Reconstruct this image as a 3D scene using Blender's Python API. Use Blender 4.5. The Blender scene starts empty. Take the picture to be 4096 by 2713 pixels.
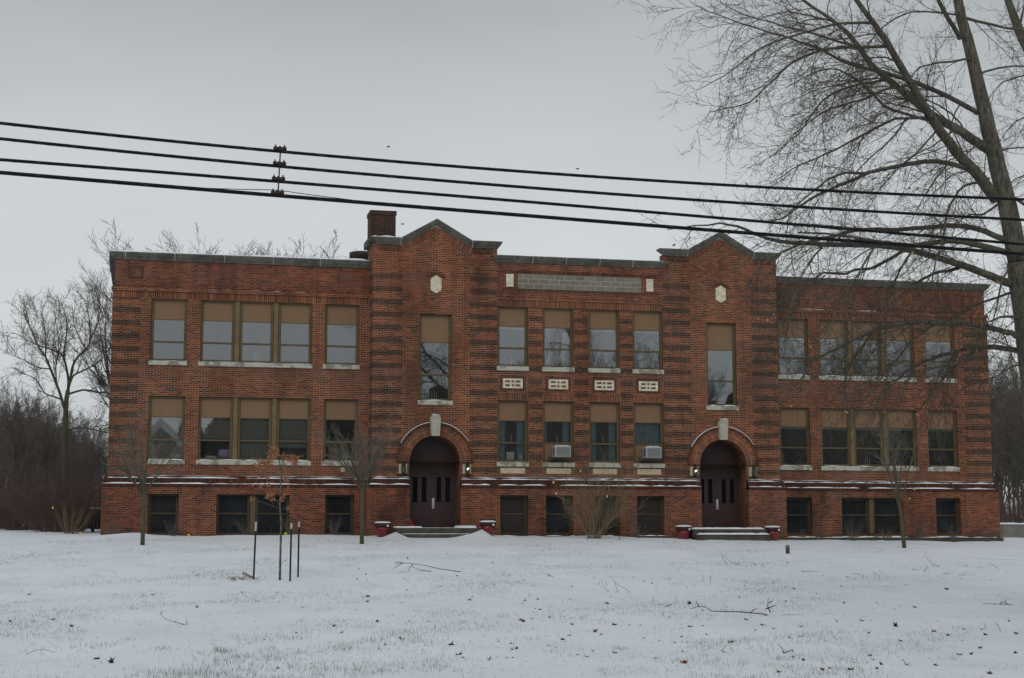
import bpy, math, random
import numpy as np
from mathutils import Vector
R = math.radians
S = bpy.context.scene
COL = S.collection

# ------------------------------------------------------------------ camera
CAMP = Vector((0.0, -59.4, 0.15)); YAW, PITCH, ROLL, FPX = 0.2236, 0.1210, 0.0002, 6391.0
fw = Vector((math.sin(YAW)*math.cos(PITCH), math.cos(YAW)*math.cos(PITCH), math.sin(PITCH)))
rt = Vector((math.cos(YAW), -math.sin(YAW), 0)); up = rt.cross(fw)
def at(px, py, Y):
    """point on the vertical plane y=Y seen at photo pixel (px,py)"""
    d = fw + rt*((px-2048)/FPX) - up*((py-1356.5)/FPX)
    t = (Y-CAMP.y)/d.y
    return CAMP + d*t
cam = bpy.data.cameras.new('camera'); cam.lens = FPX/4096*36; cam.sensor_width = 36; cam.clip_end = 2000
co = bpy.data.objects.new('camera', cam); COL.objects.link(co)
from mathutils import Matrix
co.matrix_world = Matrix(((rt.x, up.x, -fw.x, CAMP.x), (rt.y, up.y, -fw.y, CAMP.y), (rt.z, up.z, -fw.z, CAMP.z), (0, 0, 0, 1)))
S.camera = co

# ------------------------------------------------------------------ ground height
def sm(a, b, x):
    t = min(1, max(0, (x-a)/(b-a))); return t*t*(3-2*t)
BUMPS = [(8.62, -2.5, .26, .26), (8.75, -2.9, .4, .08), (11.78, -2.45, .28, .30), (11.5, -2.75, .35, .13), (11.1, -2.8, .35, .07), (-.5, -1.2, .5, .12), (0.2, -6.6, 1.6, .06),
         (2.0, -21.5, 2.0, .10), (28.5, -5.5, 1.5, .05), (20.6, -2.9, .4, .05), (5.2, -.9, .7, .05)]
def gz(x, y):
    g0 = .06 - .27*sm(10, 36, x)
    t = -(y+1)
    if t > 0:
        z = g0 - (.05*t if t < 34 else .05*34 + .30*(1-math.exp(-(t-34)*.05/.30)))
    else:
        z = g0 + .022*min(-t, 16) + .004*max(0, -t-16)
    if -60 < x < 70 and y > -62:
        z += .02*math.sin(x*.7+y*.31)*math.sin(y*.53-.4*x) + .012*math.sin(x*1.9-y*1.3+1)
        if -3.2 < y < .2: z += .05*max(0, math.sin(x*2.3+1.7*math.sin(x*.9)))*math.exp(-((y+1.25)/.45)**2)
        for bx, by, s, h in BUMPS:
            q = ((x-bx)**2+(y-by)**2)/(s*s)
            if q < 8: z += h*math.exp(-q)
    return z
def ground_at(px, py):
    d = fw + rt*((px-2048)/FPX) - up*((py-1356.5)/FPX)
    t = 8.0; p = CAMP + d*t
    while t < 200:
        p = CAMP + d*t
        if p.z < gz(p.x, p.y): break
        t += .1
    return Vector((p.x, p.y, gz(p.x, p.y)))

# ------------------------------------------------------------------ materials
class NT:
    def __init__(s, name):
        s.m = bpy.data.materials.new(name); s.m.use_nodes = True; s.t = s.m.node_tree; s.n = s.t.nodes; s.l = s.t.links
        s.b = s.n['Principled BSDF']; s.out = s.n['Material Output']
        s.b.inputs['Specular IOR Level'].default_value = .3
    def new(s, typ, **kw):
        n = s.n.new('ShaderNode'+typ)
        for k, v in kw.items(): setattr(n, k, v)
        return n
    def link(s, a, b): s.l.new(a, b)
    def math(s, op, a, b=None, c=None):
        n = s.new('Math', operation=op)
        for i, v in enumerate((a, b, c)):
            if v is None: continue
            if isinstance(v, (int, float)): n.inputs[i].default_value = v
            else: s.link(v, n.inputs[i])
        return n.outputs[0]
    def mix(s, f, a, b, mode='MIX'):
        n = s.new('Mix', data_type='RGBA', blend_type=mode)
        for sock, v in ((n.inputs[0], f), (n.inputs[6], a), (n.inputs[7], b)):
            if isinstance(v, (int, float)): sock.default_value = v
            elif isinstance(v, tuple): sock.default_value = (*v, 1)
            else: s.link(v, sock)
        return n.outputs[2]
    def pos(s): return s.new('NewGeometry').outputs['Position']
    def noise(s, scale, vec=None, detail=3, rough=.55):
        n = s.new('TexNoise'); n.inputs['Scale'].default_value = scale; n.inputs['Detail'].default_value = detail; n.inputs['Roughness'].default_value = rough
        s.link(vec if vec is not None else s.pos(), n.inputs['Vector']); return n.outputs['Fac']
    def ramp(s, f, stops, interp='LINEAR'):
        n = s.new('ValToRGB'); r = n.color_ramp; r.interpolation = interp
        while len(r.elements) < len(stops): r.elements.new(.5)
        for e, (p, c) in zip(r.elements, stops): e.position = p; e.color = (*c, 1) if isinstance(c, tuple) else (c, c, c, 1)
        s.link(f, n.inputs[0]); return n.outputs[0]
    def color(s, c):
        if isinstance(c, tuple): s.b.inputs['Base Color'].default_value = (*c, 1)
        else: s.link(c, s.b.inputs['Base Color'])
    def bump(s, h, st=.3, dist=.01):
        n = s.new('Bump'); n.inputs['Strength'].default_value = st; n.inputs['Distance'].default_value = dist
        s.link(h, n.inputs['Height']); s.link(n.outputs[0], s.b.inputs['Normal'])
    def rough(s, v): s.b.inputs['Roughness'].default_value = v

def mat_var(name, c1, c2, scale=3, rough=.8, bump=0., spec=.3, detail=4):
    t = NT(name); f = t.noise(scale, detail=detail)
    t.color(t.mix(t.ramp(f, [(.3, 0.), (.7, 1.)]), c1, c2)); t.rough(rough)
    t.b.inputs['Specular IOR Level'].default_value = spec
    if bump: t.bump(t.noise(scale*6), bump, .02)
    return t.m

BR_RED = [(0, (.038, .025, .020)), (.10, (.062, .034, .025)), (.20, (.112, .034, .018)), (.55, (.168, .047, .021)), (.85, (.225, .066, .027)), (1, (.27, .092, .041))]
BR_DARK = [(0, (.028, .022, .018)), (.35, (.045, .031, .025)), (.7, (.07, .038, .028)), (1, (.12, .047, .031))]
def brick(name, mode='run', band=False, mortar=(.43, .28, .185), tint=.93, ang=0., c=None, row=.0685, z0=0., dirt=.5, rmp=None, splash=False):
    t = NT(name); p = t.pos(); sp = t.new('SeparateXYZ'); t.link(p, sp.inputs[0]); x, y, z = sp.outputs
    if mode == 'run':
        u = t.math('ADD', x, y); v = z; bw, bh, off = .216, row, .5
    elif mode == 'soldier':
        uu = t.math('ADD', x, y)
        u = t.math('ADD', t.math('MULTIPLY', uu, math.cos(ang)), t.math('MULTIPLY', z, math.sin(ang)))
        v = t.math('SUBTRACT', z, z0) if not ang else t.math('MULTIPLY', z, 0.); bw, bh, off = .0685, row, 0.
        if ang: v = t.math('ADD', v, .1)
    elif mode == 'arch':
        dx = t.math('SUBTRACT', x, c[0]); dz = t.math('SUBTRACT', z, c[1])
        u = t.math('MULTIPLY', t.math('ARCTAN2', dz, dx), 1.15)
        v = t.math('ADD', t.math('SUBTRACT', t.math('SQRT', t.math('ADD', t.math('MULTIPLY', dx, dx), t.math('MULTIPLY', dz, dz))), .955), t.math('MULTIPLY', y, .0)); bw, bh, off = .072, .205, .0
    cb = t.new('CombineXYZ'); t.link(u, cb.inputs[0]); t.link(v, cb.inputs[1])
    b = t.new('TexBrick'); b.offset = off; b.squash = 1
    t.link(cb.outputs[0], b.inputs['Vector'])
    for k, val in (('Scale', 1.), ('Mortar Size', .0085), ('Mortar Smooth', .2), ('Bias', 0.), ('Brick Width', bw), ('Row Height', bh)): b.inputs[k].default_value = val
    b.inputs['Color1'].default_value = (0, 0, 0, 1); b.inputs['Color2'].default_value = (1, 1, 1, 1); b.inputs['Mortar'].default_value = (.5, .5, .5, 1)
    rnd = b.outputs['Color']; mf = b.outputs['Fac']
    n1 = t.noise(.9, detail=3)
    rv = t.math('ADD', rnd, t.math('MULTIPLY', t.math('SUBTRACT', n1, .5), .45))
    col = t.ramp(rv, rmp or BR_RED)
    mcol = t.mix(t.ramp(t.noise(.7, detail=4), [(.35, 0.), (.65, 1.)]), tuple(k*.62 for k in mortar), mortar)
    if band:
        rowi = t.math('FLOOR', t.math('DIVIDE', z, .0685))
        m7 = t.math('MODULO', t.math('ADD', rowi, 700.), 7.)
        bm = t.math('MULTIPLY', t.math('LESS_THAN', m7, 2.5), t.ramp(t.math('ADD', rnd, t.math('MULTIPLY', n1, .4)), [(.26, .25), (.36, 1.)]))
        col = t.mix(bm, col, t.ramp(rnd, BR_DARK))
        mcol = t.mix(t.math('MULTIPLY', bm, .68), mcol, (.085, .055, .042))
    sz = t.ramp(z if False else t.math('FRACT', t.math('DIVIDE', t.math('SUBTRACT', z, 2.65), 3.61)), [(.60, 0.), (.80, .0), (.90, .5), (.99, .55), (1., 0.)])
    col = t.mix(t.math('MULTIPLY', sz, t.ramp(t.noise(.6, detail=4), [(.4, 0.), (.6, 1.)])), col, (.13, .062, .052))
    # fine grain, large weather stains
    g = t.noise(60, detail=2); col = t.mix(.35, col, t.mix(1., col, t.ramp(g, [(.3, .6), (.7, 1.3)]), 'MULTIPLY'))
    col = t.mix(mf, col, mcol)
    vs = t.new('VectorMath', operation='MULTIPLY'); t.link(p, vs.inputs[0]); vs.inputs[1].default_value = (1, 1, .35)
    st = t.ramp(t.noise(.55, vs.outputs[0], 6, .65), [(.32, 1-dirt*.85), (.48, .92), (.75, 1.12)])
    col = t.mix(1., col, st, 'MULTIPLY')
    v2 = t.new('VectorMath', operation='MULTIPLY'); t.link(p, v2.inputs[0]); v2.inputs[1].default_value = (2.6, 2.6, .22)
    stk = t.ramp(t.noise(1., v2.outputs[0], 5, .6), [(.3, .70), (.48, 1.), (.8, 1.06)]); col = t.mix(.8, col, t.mix(1., col, stk, 'MULTIPLY'))
    pt = t.ramp(t.noise(.28, detail=2), [(.42, 0.), (.6, 1.)]); col = t.mix(t.math('MULTIPLY', pt, .35), col, t.mix(1., col, (1.12, .86, .72), 'MULTIPLY'))
    # pale efflorescence
    ef = t.ramp(t.noise(.8, vs.outputs[0], 5, .7), [(.6, 0.), (.8, .22)])
    col = t.mix(ef, col, (.27, .17, .14))
    if splash:
        zz = t.math('SUBTRACT', t.math('MULTIPLY', t.noise(2.6, detail=5, rough=.7), 1.3), t.math('MULTIPLY', z, 1.5))
        col = t.mix(t.ramp(zz, [(.35, 0.), (.6, .65)]), col, (.055, .045, .025))
    col = t.mix(1., col, (tint, tint*.97, tint*.95), 'MULTIPLY')
    t.color(col); t.rough(.9); t.bump(t.math('SUBTRACT', 1., mf), .25, .006)
    return t.m

M = {}
M['brick'] = brick('brick_red')
M['band'] = brick('brick_banded', band=True)
M['soldier'] = brick('brick_soldier', 'soldier', row=.4, z0=8.62)
M['soldier1'] = brick('brick_soldier_low', 'soldier', row=.4, z0=5.05)
M['wt'] = brick('brick_water_table', 'soldier', row=.4, z0=1.80, tint=.42, mortar=(.25, .17, .13))
M['base'] = brick('brick_base', mortar=(.36, .225, .165), tint=.92, dirt=.7, splash=True)
M['parapet'] = brick('brick_parapet', mortar=(.33, .21, .155), tint=.92, dirt=.7)
M['slope_l'] = brick('brick_slope_left', 'soldier', ang=R(28.7), row=.9)
M['slope_r'] = brick('brick_slope_right', 'soldier', ang=R(-28.5), row=.9)
M['chim'] = brick('brick_chimney', tint=.62, mortar=(.24, .19, .16), rmp=BR_DARK)
M['dark_header'] = brick('brick_dark_header', 'soldier', row=.3, z0=0, tint=.5)
t = NT('coping_stone'); f = t.noise(1.3, detail=6, rough=.7); vs = t.new('VectorMath', operation='MULTIPLY'); t.link(t.pos(), vs.inputs[0]); vs.inputs[1].default_value = (7, 7, .6)
c = t.mix(t.ramp(f, [(.3, 0.), (.7, 1.)]), (.075, .073, .060), (.19, .186, .158)); c = t.mix(t.ramp(t.noise(1., vs.outputs[0], 4), [(.4, 0.), (.75, .6)]), c, (.04, .04, .033))
t.color(c); t.rough(.9); t.bump(t.noise(25), .3, .01); M['coping'] = t.m
M['joint'] = mat_var('joint_mortar', (.42, .42, .37), (.30, .30, .27), 4)
t = NT('sill_stone'); f = t.noise(2.3, detail=5, rough=.6)
c = t.mix(t.ramp(f, [(.52, 0.), (.56, 1.)]), (.50, .485, .41), (.25, .235, .185)); c = t.mix(t.ramp(t.noise(9), [(.35, .35), (.7, 0.)]), c, (.2, .2, .13)); t.color(c); t.rough(.85); M['sill'] = t.m
M['stone'] = mat_var('cream_stone', (.55, .46, .32), (.44, .36, .24), 12, .85, .2)
M['plaque'] = mat_var('white_plaque', (.74, .71, .58), (.5, .42, .26), 6, .8, .3)
M['keystone'] = mat_var('keystone', (.48, .45, .37), (.33, .31, .25), 5, .85, .3)
t = NT('grey_blocks'); sp = t.new('SeparateXYZ'); t.link(t.pos(), sp.inputs[0]); cb = t.new('CombineXYZ'); t.link(t.math('SUBTRACT', sp.outputs[0], 13.55), cb.inputs[0]); t.link(t.math('SUBTRACT', sp.outputs[2], 9.40), cb.inputs[1])
b = t.new('TexBrick'); b.offset = .5; t.link(cb.outputs[0], b.inputs['Vector'])
for k, v in (('Scale', 1.), ('Mortar Size', .008), ('Mortar Smooth', .1), ('Bias', 0.), ('Brick Width', .407), ('Row Height', .187)): b.inputs[k].default_value = v
b.inputs['Color1'].default_value = (.165, .148, .115, 1); b.inputs['Color2'].default_value = (.225, .202, .16, 1); b.inputs['Mortar'].default_value = (.40, .40, .33, 1)
t.color(t.mix(t.ramp(t.noise(2.5), [(.55, 0.), (.8, .35)]), b.outputs['Color'], (.3, .32, .28))); t.rough(.9); M['blocks'] = t.m
M['frame'] = mat_var('bronze_frame', (.125, .090, .042), (.085, .063, .030), 2, .45, spec=.4)
M['mullion'] = mat_var('bronze_mullion', (.205, .135, .058), (.12, .08, .036), 2.2, .4, spec=.4)
M['frame_dark'] = mat_var('dark_frame', (.075, .058, .033), (.048, .038, .023), 2, .5)
M['panel'] = mat_var('tan_panel', (.205, .122, .066), (.225, .135, .075), 5, .6)
M['panel_rim'] = mat_var('panel_rim', (.10, .10, .06), (.09, .09, .055), 5, .5)
M['headrail'] = mat_var('blind_headrail', (.42, .46, .43), (.35, .38, .36), 5, .5)
M['door'] = mat_var('maroon_door', (.047, .022, .022), (.040, .020, .019), 1.5, .45, spec=.4)
M['transom'] = mat_var('transom_trim', (.075, .05, .028), (.05, .035, .02), 6, .6)
M['door_glass'] = mat_var('door_glass', (.006, .007, .009), (.01, .012, .014), 2, .08, spec=.5)
M['steel'] = mat_var('steel_plate', (.55, .56, .55), (.42, .43, .42), 20, .4)
M['black'] = mat_var('black_metal', (.012, .012, .012), (.02, .02, .018), 10, .5)
M['interior'] = mat_var('interior_plaster', (.20, .20, .18), (.15, .15, .14), 1, .9)
M['room_dark'] = mat_var('room_dark', (.20, .195, .18), (.14, .135, .125), 1, .9)
M['concrete'] = mat_var('wet_concrete', (.095, .086, .068), (.045, .042, .033), 3.5, .85, .4)
M['concrete_wall'] = mat_var('grey_block_wall', (.24, .23, .21), (.16, .155, .14), 2.5, .9, .3)
M['roof'] = mat_var('roof_felt', (.7, .71, .73), (.6, .6, .62), 2, .9)
M['rust'] = mat_var('dark_rust_metal', (.045, .025, .02), (.022, .016, .014), 4, .6)
M['red_pot'] = mat_var('red_glazed_pot', (.19, .018, .022), (.13, .014, .018), 4, .35, spec=.5)
M['pot_rim'] = mat_var('dark_pot_rim', (.05, .018, .016), (.03, .014, .012), 5, .5)
M['red_plastic'] = mat_var('red_plastic', (.55, .025, .015), (.45, .02, .012), 5, .4)
M['ac_white'] = mat_var('ac_white', (.42, .44, .43), (.34, .36, .35), 6, .5)
M['ac_grey'] = mat_var('ac_grille', (.20, .205, .205), (.15, .155, .155), 30, .6)
M['curtain'] = mat_var('teal_curtain', (.22, .35, .40), (.16, .27, .31), 4, .9)
M['curtain_white'] = mat_var('white_curtain', (.5, .52, .52), (.4, .42, .42), 4, .9)
t = NT('venetian_blind'); sp = t.new('SeparateXYZ'); t.link(t.pos(), sp.inputs[0]); w = t.math('FRACT', t.math('DIVIDE', sp.outputs[2], .05))
t.color(t.mix(t.ramp(w, [(.2, 0.), (.5, 1.)]), (.16, .155, .125), (.27, .26, .21))); t.rough(.8); M['blind'] = t.m
M['board'] = mat_var('dark_board', (.030, .026, .024), (.022, .019, .017), 1.5, .7)
M['candle'] = mat_var('candle_ivory', (.75, .70, .42), (.7, .66, .40), 10, .5)
M['lilac'] = mat_var('lilac_cloth', (.62, .50, .80), (.55, .44, .72), 8, .9)
M['paper'] = mat_var('white_paper', (.8, .8, .77), (.7, .7, .67), 8, .8)
M['kraft'] = mat_var('cardboard', (.30, .22, .14), (.24, .17, .1), 8, .8)
M['foliage'] = mat_var('potted_leaves', (.05, .09, .04), (.09, .13, .07), 8, .8)
M['cable'] = mat_var('black_cable', (.007, .007, .008), (.011, .011, .012), 8, .6, spec=.15)
M['wire'] = mat_var('lashing_wire', (.2, .2, .2), (.15, .15, .15), 8, .4)
M['clamp'] = mat_var('rusty_clamp', (.05, .032, .02), (.03, .022, .017), 30, .7)
M['post_green'] = mat_var('green_steel_post', (.016, .035, .028), (.02, .028, .022), 12, .5)
M['post_white'] = mat_var('white_post_tip', (.62, .62, .57), (.45, .42, .33), 14, .6)
M['stake_rust'] = mat_var('ochre_post_tip', (.45, .32, .14), (.6, .56, .46), 14, .6)
t = NT('maple_bark'); vb = t.new('VectorMath', operation='MULTIPLY'); t.link(t.pos(), vb.inputs[0]); vb.inputs[1].default_value = (1, 1, .22)
fz = t.noise(22., vb.outputs[0], 5, .7); c = t.mix(t.ramp(fz, [(.36, 0.), (.62, 1.)]), (.040, .036, .028), (.165, .150, .118))
c = t.mix(t.ramp(t.noise(2.4, detail=4, rough=.7), [(.52, 0.), (.66, .4)]), c, (.22, .22, .185)); c = t.mix(t.ramp(t.noise(1.5, detail=5), [(.5, 0.), (.7, .5)]), c, (.075, .085, .045)); t.color(c); t.rough(.95); t.bump(fz, .9, .03); M['bark'] = t.m
M['twig'] = mat_var('maple_twig', (.115, .098, .073), (.07, .06, .045), 4, .95)
M['bark_moss'] = mat_var('mossy_bark', (.10, .09, .055), (.07, .075, .045), 6, .95, .4)
M['twig_pale'] = mat_var('pale_twig', (.21, .18, .15), (.15, .13, .105), 6, .95)
M['twig_tan'] = mat_var('tan_stem', (.24, .19, .11), (.16, .12, .075), 5, .95)
M['bg_bark'] = mat_var('woodland_bark', (.115, .105, .082), (.065, .06, .05), 3, .95)
M['bg_twig'] = mat_var('woodland_twig', (.15, .13, .112), (.105, .092, .08), 3, .95)
M['purple_twig'] = mat_var('purple_brown_twig', (.13, .085, .072), (.085, .06, .05), 2, .95)
M['evergreen'] = mat_var('evergreen', (.035, .05, .032), (.085, .10, .07), 2, .9)
M['oak_leaf'] = mat_var('dry_oak_leaf', (.40, .17, .085), (.28, .13, .07), 9, .8)
M['dead_leaf'] = mat_var('dead_leaf', (.055, .028, .018), (.035, .02, .014), 9, .85)
M['dead_leaf_orange'] = mat_var('orange_dead_leaf', (.20, .070, .026), (.13, .05, .022), 9, .85)
M['pale_leaf'] = mat_var('pale_dry_leaf', (.42, .26, .14), (.32, .19, .10), 9, .85)
M['grass'] = mat_var('winter_grass', (.15, .185, .16), (.21, .23, .19), 3, .9)
M['grass_tan'] = mat_var('tan_grass', (.22, .19, .12), (.16, .14, .09), 3, .9)
M['stick'] = mat_var('fallen_stick', (.09, .08, .07), (.06, .055, .05), 9, .9)
M['yellow'] = mat_var('yellow_plastic', (.75, .62, .05), (.7, .55, .05), 9, .4)
M['green'] = mat_var('green_plastic', (.03, .35, .18), (.03, .3, .15), 9, .4)
M['white'] = mat_var('white_plastic', (.7, .72, .72), (.6, .62, .62), 9, .4)
M['siding'] = mat_var('brown_siding', (.12, .085, .06), (.10, .07, .05), 2, .8)
M['trim'] = mat_var('white_trim', (.7, .7, .7), (.65, .65, .65), 2, .6)
M['bird'] = mat_var('bird_feathers', (.03, .03, .03), (.05, .05, .045), 9, .8)
t = NT('moss_footing'); t.color(t.mix(t.ramp(t.noise(3), [(.4, 0.), (.6, 1.)]), (.07, .068, .03), (.06, .05, .04))); M['footing'] = t.m
# snow
t = NT('snow'); f = t.noise(.35, detail=5, rough=.6); c = t.mix(t.ramp(f, [(.3, 0.), (.7, 1.)]), (.675, .715, .76), (.775, .805, .84))
c = t.mix(t.ramp(t.noise(6., detail=6, rough=.75), [(.64, 0.), (.8, .12)]), c, (.5, .52, .5))
vq = t.new('VectorMath', operation='MULTIPLY'); t.link(t.pos(), vq.inputs[0]); vq.inputs[1].default_value = (1, .45, 1)
c = t.mix(t.math('MULTIPLY', t.ramp(t.noise(1.1, vq.outputs[0], 6, .7), [(.48, 0.), (.68, 1.)]), t.ramp(t.noise(11., detail=5, rough=.8), [(.42, 0.), (.62, .42)])), c, (.42, .46, .42))
t.color(c); t.rough(.85); t.b.inputs['Specular IOR Level'].default_value = .15
h = t.math('ADD', t.math('MULTIPLY', t.noise(2.2, detail=5, rough=.6), 1.), t.math('MULTIPLY', t.noise(14, detail=3), .25)); t.bump(h, .55, .06); M['snow'] = t.m
M['snow_clean'] = mat_var('clean_snow', (.82, .845, .88), (.75, .78, .82), 6, .8)
# window glass: real reflections over a view into the room
def glass(name, refl, tint, painted_refl=(.15, .16, .15), painted_w=.12):
    t = NT(name); tr = t.new('BsdfTransparent'); tr.inputs[0].default_value = (*tint, 1); gl = t.new('BsdfGlossy'); gl.inputs['Roughness'].default_value = .015
    gl.inputs[0].default_value = (.93, .97, 1, 1)
    fr = t.new('Fresnel'); fr.inputs[0].default_value = 1.5
    fac = t.math('ADD', t.math('MULTIPLY', fr.outputs[0], 1.6), refl)
    n = t.new('Bump'); n.inputs['Strength'].default_value = .05; n.inputs['Distance'].default_value = .02; t.link(t.noise(1.3, detail=1), n.inputs['Height']); t.link(n.outputs[0], gl.inputs['Normal'])
    mx = t.new('MixShader'); t.link(fac, mx.inputs[0]); t.link(tr.outputs[0], mx.inputs[1]); t.link(gl.outputs[0], mx.inputs[2]); df = t.new('BsdfDiffuse'); df.inputs[0].default_value = (*painted_refl, 1); m2 = t.new('MixShader'); t.link(t.math('MULTIPLY', t.noise(1.1, detail=3), painted_w*2), m2.inputs[0]); t.link(mx.outputs[0], m2.inputs[1]); t.link(df.outputs[0], m2.inputs[2]); t.link(m2.outputs[0], t.out.inputs['Surface'])  # grey diffuse painted over the panes in place of reflected and room light
    return t.m
M['glass'] = glass('window_glass', .16, (.92, .94, .93))
M['glass_dark'] = glass('basement_glass', .02, (.5, .52, .52), (.10, .11, .12), .22)
t = NT('lamp_glow'); t.b.inputs['Emission Color'].default_value = (1, .95, .8, 1); t.b.inputs['Emission Strength'].default_value = 1.5; t.color((.8, .8, .7)); M['lamp_glow'] = t.m
M['lamp_glass'] = mat_var('lantern_glass', (.12, .13, .10), (.07, .08, .06), 14, .15, spec=.6)

# ------------------------------------------------------------------ mesh builder
class MB:
    def __init__(s): s.v = []; s.f = []; s.mi = []; s.smooth = []
    def add(s, vs, fs, m=0, smooth=False):
        o = len(s.v); s.v += [tuple(p) for p in vs]
        for f in fs: s.f.append([i+o for i in f]); s.mi.append(m); s.smooth.append(smooth)
    def quad(s, a, b, c, d, m=0): s.add([a, b, c, d], [(0, 1, 2, 3)], m)
    def box(s, x0, x1, y0, y1, z0, z1, m=0):
        s.add([(x0, y0, z0), (x1, y0, z0), (x1, y1, z0), (x0, y1, z0), (x0, y0, z1), (x1, y0, z1), (x1, y1, z1), (x0, y1, z1)],
              [(0, 1, 5, 4), (1, 2, 6, 5), (2, 3, 7, 6), (3, 0, 4, 7), (4, 5, 6, 7), (3, 2, 1, 0)], m)
    def bbox(s, x0, x1, y0, y1, z0, z1, b=.01, m=0):
        """box with chamfered front edges"""
        s.add([(x0+b, y0, z0+b), (x1-b, y0, z0+b), (x1-b, y0, z1-b), (x0+b, y0, z1-b), (x0, y0+b, z0), (x1, y0+b, z0), (x1, y0+b, z1), (x0, y0+b, z1), (x0, y1, z0), (x1, y1, z0), (x1, y1, z1), (x0, y1, z1)],
              [(0, 1, 2, 3), (4, 5, 1, 0), (5, 6, 2, 1), (6, 7, 3, 2), (7, 4, 0, 3), (8, 9, 5, 4), (9, 10, 6, 5), (10, 11, 7, 6), (11, 8, 4, 7), (9, 8, 11, 10)], m)
    def prism(s, pts, y0, y1, m=0):
        """polygon in xz extruded along y"""
        n = len(pts); vs = [(p[0], y0, p[1]) for p in pts]+[(p[0], y1, p[1]) for p in pts]
        s.add(vs, [tuple(range(n)), tuple(range(2*n-1, n-1, -1))]+[(i, i+n, (i+1) % n+n, (i+1) % n) for i in range(n)], m)
    def tube(s, pts, rad, k=6, m=0, cap=True, smooth=True):
        n = len(pts); vs = []; prev = None
        for i in range(n):
            a = pts[max(0, i-1)]; b = pts[min(n-1, i+1)]
            dx, dy, dz = b[0]-a[0], b[1]-a[1], b[2]-a[2]; l = math.sqrt(dx*dx+dy*dy+dz*dz) or 1; dx /= l; dy /= l; dz /= l
            if prev is None:
                ux, uy, uz = (0, 0, 1) if abs(dz) < .9 else (1, 0, 0)
            else: ux, uy, uz = prev
            q = ux*dx+uy*dy+uz*dz; ux -= q*dx; uy -= q*dy; uz -= q*dz; l = math.sqrt(ux*ux+uy*uy+uz*uz) or 1; ux /= l; uy /= l; uz /= l
            prev = (ux, uy, uz)
            wx, wy, wz = dy*uz-dz*uy, dz*ux-dx*uz, dx*uy-dy*ux
            r = rad[i] if not isinstance(rad, (int, float)) else rad; p = pts[i]
            for j in range(k):
                c, d = CS[k][j]
                vs.append((p[0]+r*(c*ux+d*wx), p[1]+r*(c*uy+d*wy), p[2]+r*(c*uz+d*wz)))
        fs = []
        for i in range(n-1):
            for j in range(k):
                a = i*k+j; b = i*k+(j+1) % k; fs.append((a, b, b+k, a+k))
        if cap: fs.append(tuple(range(k-1, -1, -1))); fs.append(tuple(range((n-1)*k, n*k)))
        s.add(vs, fs, m, smooth)
    def lathe(s, c, prof, k=20, m=0, smooth=True):
        vs = []; fs = []
        for r, z in prof:
            for j in range(k):
                a = 2*math.pi*j/k; vs.append((c[0]+r*math.cos(a), c[1]+r*math.sin(a), c[2]+z))
        for i in range(len(prof)-1):
            for j in range(k):
                a = i*k+j; b = i*k+(j+1) % k; fs.append((a, b, b+k, a+k))
        fs.append(tuple(range(k-1, -1, -1))); fs.append(tuple(range((len(prof)-1)*k, len(prof)*k)))
        s.add(vs, fs, m, smooth)
    def build(s, name, mats, parent=None, local=False, kind=None):
        if not isinstance(mats, (list, tuple)): mats = [mats]
        me = bpy.data.meshes.new(name); off = Vector((0, 0, 0))
        if parent is not None and not local:
            q = parent
            while q is not None: off += q.location; q = q.parent
        vs = s.v if off.length == 0 else [(a-off.x, b-off.y, c-off.z) for a, b, c in s.v]
        me.from_pydata(vs, [], s.f)
        for mm in mats: me.materials.append(M[mm] if isinstance(mm, str) else mm)
        me.polygons.foreach_set('material_index', s.mi); me.polygons.foreach_set('use_smooth', s.smooth); me.update()
        o = bpy.data.objects.new(name, me); COL.objects.link(o)
        if parent is not None: o.parent = parent
        if kind: o['kind'] = kind
        return o
CS = {k: [(math.cos(2*math.pi*j/k), math.sin(2*math.pi*j/k)) for j in range(k)] for k in range(3, 25)}
def tag(o, label, cat, group=None):
    o['label'] = label; o['category'] = cat
    if group: o['group'] = group
    return o
def thing(name, label, cat, loc=(0, 0, 0), group=None):
    o = bpy.data.objects.new(name, None); COL.objects.link(o); o.location = loc; o.empty_display_size = .2
    return tag(o, label, cat, group)
def copy_tree(o, parent=None):
    c = o.copy(); COL.objects.link(c)
    if parent is not None: c.parent = parent
    for ch in list(o.children): copy_tree(ch, c)
    return c

# ------------------------------------------------------------------ ground
def axis(a, b, step, far, n):
    xs = list(np.arange(a, b+1e-6, step)); g = [(far)**(i/n) for i in range(1, n+1)]
    return [a-k for k in reversed(g)]+xs+[b+k for k in g]
gx = axis(-30, 60, .45, 500, 16); gy = axis(-62, 30, .4, 500, 16)
rg = random.Random(5); vs = []; fs = []
for yy in gy:
    for xx in gx: vs.append((xx, yy, gz(xx, yy)+rg.uniform(-.006, .006)))
nx = len(gx)
for j in range(len(gy)-1):
    for i in range(nx-1): a = j*nx+i; fs.append((a, a+1, a+1+nx, a+nx))
mb = MB(); mb.add(vs, fs, 0, True); g = mb.build('ground', 'snow'); g['kind'] = 'structure'

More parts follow.
